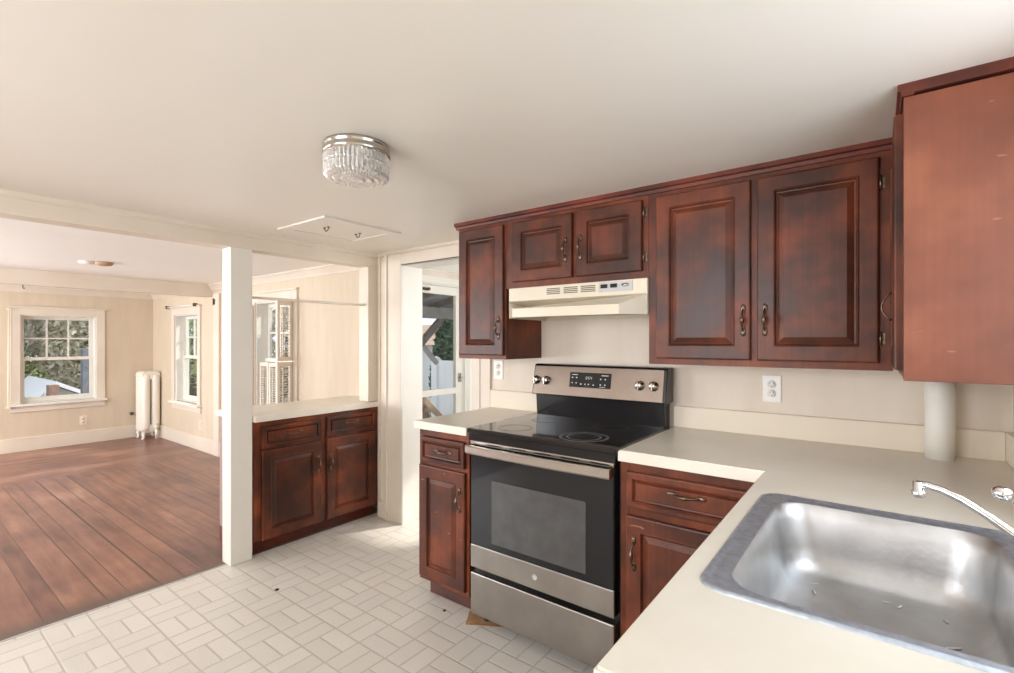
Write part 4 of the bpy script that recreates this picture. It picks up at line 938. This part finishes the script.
# beyond the far window
g0 = -1.25
for k, (x, y, h, r_, m, nm) in enumerate([(-20.5, 1.1, 6.5, 1.4, 'leaf_olive', 'dry olive bushy tree at the left of the far window view'), (-24, 3.2, 7.5, 1.6, 'leaf_hedge', 'tall green-grey tree in the middle of the far window view'),
                                          (-20.8, 4.4, 7.0, 1.5, 'leaf_olive', 'olive tree at the right of the far window view'), (-26, -.3, 8, 2.0, 'leaf_hedge', 'green tree behind and left of the dry olive tree'), (-28.5, 6.0, 9, 2.4, 'leaf_hedge', 'large dark tree far behind the pale roof')]):
    leafy_tree(x, y, g0, h, r_, m, nm, 'trees beyond the far window', n=9000, size=.11)
bare_tree(-16.9, 1.55, g0, 3.4, 'thin bare tree left of the pale roof beyond the far window', None, depth=5)
t = thing('garage', 'low outbuilding with pale sloping roof beyond the far window', 'building', (-17, 3.2, g0))
q = MB(); q.prism([(2.45, g0), (2.45, -.10), (2.72, .24), (4.5, -.70), (4.5, g0)], 'x', -18.5, -15.6); q.build('wall', M['whiteroof'], t)
q = MB(); q.prism([(2.35, -.06), (2.72, .36), (4.6, -.62), (4.6, -.72), (2.72, .26), (2.35, -.16)], 'x', -18.7, -15.4); q.build('roof', M['whiteroof'], t)
t2 = bx(-15.30, -15.02, 2.52, 2.70, g0, .30); tag(t2.build('chimney', M['brick']), 'small brick chimney in front of the pale roof', 'chimney')
tag(bx(-13.2, -13.0, 2.70, 3.8, g0, 1.15).build('board_wall', M['greyboard']), 'grey board shed wall at the right edge of the far window', 'shed')
# beyond the windows of the back wall
leafy_tree(-17.6, 6.4, GZ, 3.6, 1.1, 'leaf_hedge', 'grey-green bush seen through the window beside the radiator', n=3000, size=.10)
leafy_tree(-11.6, 6.3, GZ, 3.4, .8, 'leaf_olive', 'dry olive bush seen through the window over the low counter', n=2600, size=.08)
tag(bx(-24.5, -19.0, 7.9, 8.0, GZ, 1.55).build('board_fence', M['greyboard']), 'grey board fence outside the window beside the radiator', 'fence')
# porch
t = thing('porch_roof', 'grey porch roof on a pale beam outside the storm door', 'porch', (-4.4, 4.6, 1.5))
q = MB(); q.bar((-5.2, 3.6, 1.732), (-5.2, 6.6, 1.732), .09, .165); q.build('beam', M['concrete'], t)
q = MB(); q.prism([(-5.5, 1.82), (-3.46, 2.24), (-3.46, 2.30), (-5.5, 1.88)], 'y', 3.3, 6.8); q.build('roof_deck', M['porchgrey'], t)
q = MB()
for y in (3.9, 4.5, 5.1, 5.7, 6.3): q.bar((-5.45, y, 1.79), (-3.46, y, 2.20), .045, .09)
q.build('rafters', M['deckwood'], t)
q = MB(); q.bar((-5.2, 4.30, .83), (-5.2, 5.38, 1.80), .07, .085); q.build('brace', M['deckwood'], t)
q = MB(); q.bar((-5.30, 4.55, 1.60), (-5.30, 5.22, .98), .05, .06); q.build('brace', M['concrete'], t)
q = MB(); q.bar((-5.2, 3.75, GZ), (-5.2, 3.75, 1.66), .10, .10); q.bar((-5.2, 6.5, GZ), (-5.2, 6.5, 1.66), .10, .10); q.build('post', M['deckwood'], t)
q = MB(); q.bar((-5.1, 4.55, .68), (-5.1, 5.35, -.02), .05, .07); q.bar((-5.1, 4.5, GZ), (-5.1, 4.5, .74), .06, .06); q.bar((-5.1, 5.33, GZ), (-5.1, 5.33, .08), .06, .06)
tag(q.build('stair_rail', M['newwood']), 'sloping tan wooden stair rail outside the storm door', 'railing')
t = thing('vinyl_fence', 'white vinyl privacy fence beyond the porch', 'fence', (-4.4, 5.6, GZ))
bx(-5.82, -5.70, 5.60, 5.72, GZ, 1.02).build('post', M['vinyl'], t)
q = MB(); q.lathe([(.09, 0), (.09, .02), (.001, .05)], (-5.76, 5.66, 1.02), n=4); q.build('post_cap', M['vinyl'], t)
q = MB()
for k in range(11): q.box(-5.70 + k * .145, -5.70 + k * .145 + .141, 5.65, 5.67, GZ + .05, .93)
q.build('boards', M['vinyl'], t); bx(-5.70, -4.10, 5.63, 5.69, .92, 1.0).build('top_rail', M['vinyl'], t)
q = MB(); q.box(-5.13, -5.11, 5.615, 5.63, .63, .82); q.box(-5.14, -5.10, 5.615, 5.63, .30, .47); q.build('hinge', M['black'], t)
leafy_tree(-7.10, 7.4, GZ, 2.85, .62, 'leaf_ever', 'dark green arborvitae behind the white fence', n=5200, size=.07, droop=.75, name='arborvitae')
t = thing('neighbor_house', 'pale grey house with brown roof beyond the fence', 'building', (-12, 11, GZ))
bx(-15.5, -9.4, 10.0, 13.0, GZ, 1.25).build('wall', M['siding'], t)
q = MB(); q.prism([(9.8, 1.20), (11.5, 1.86), (13.2, 1.20)], 'x', -15.8, -9.1); q.build('roof', M['roofbrown'], t)
for k, (x, y, h, nm) in enumerate([(-17.4, 14.8, 4.6, 'bare winter tree rising left behind the brown roof'), (-15.2, 18.5, 6.0, 'bare winter tree rising right behind the brown roof')]):
    bare_tree(x, y, GZ, h, nm, 'bare trees behind the grey house', depth=5)
t = thing('dry_shrub', 'dry reddish shrub in front of the grey house', 'shrub', (-6.9, 6.2, GZ))
q = MB()
for k in range(14): branch(q, Vector((-6.70 + random.uniform(-.2, .2), 5.95 + random.uniform(-.2, .2), GZ)), Vector((random.uniform(-.4, .4), random.uniform(-.4, .4), 1)).normalized(), .45, .010, 2)
q.build('stems', M['bark'], t); foliage('foliage', t, M['leaf_dry'], (-6.70, 5.95, -.05), (.38, .34, .42), 700, .05)
t = thing('iron_lantern', 'small dark wire frame lantern among the dry shrub', 'lantern', (-5.95, 5.45, GZ))
q = MB()
for sx in (-1, 1):
    for sy in (-1, 1): q.bar((-6.0 + sx * .05, 5.35 + sy * .05, GZ), (-6.0 + sx * .05, 5.35 + sy * .05, .80), .012, .012)
for z in (.80, .62, .40, .10): q.bar((-6.06, 5.30, z), (-5.94, 5.30, z), .012, .012); q.bar((-6.06, 5.40, z), (-5.94, 5.40, z), .012, .012); q.bar((-6.05, 5.30, z), (-6.05, 5.40, z), .012, .012); q.bar((-5.95, 5.30, z), (-5.95, 5.40, z), .012, .012)
q.build('wire_frame', M['iron'], t)
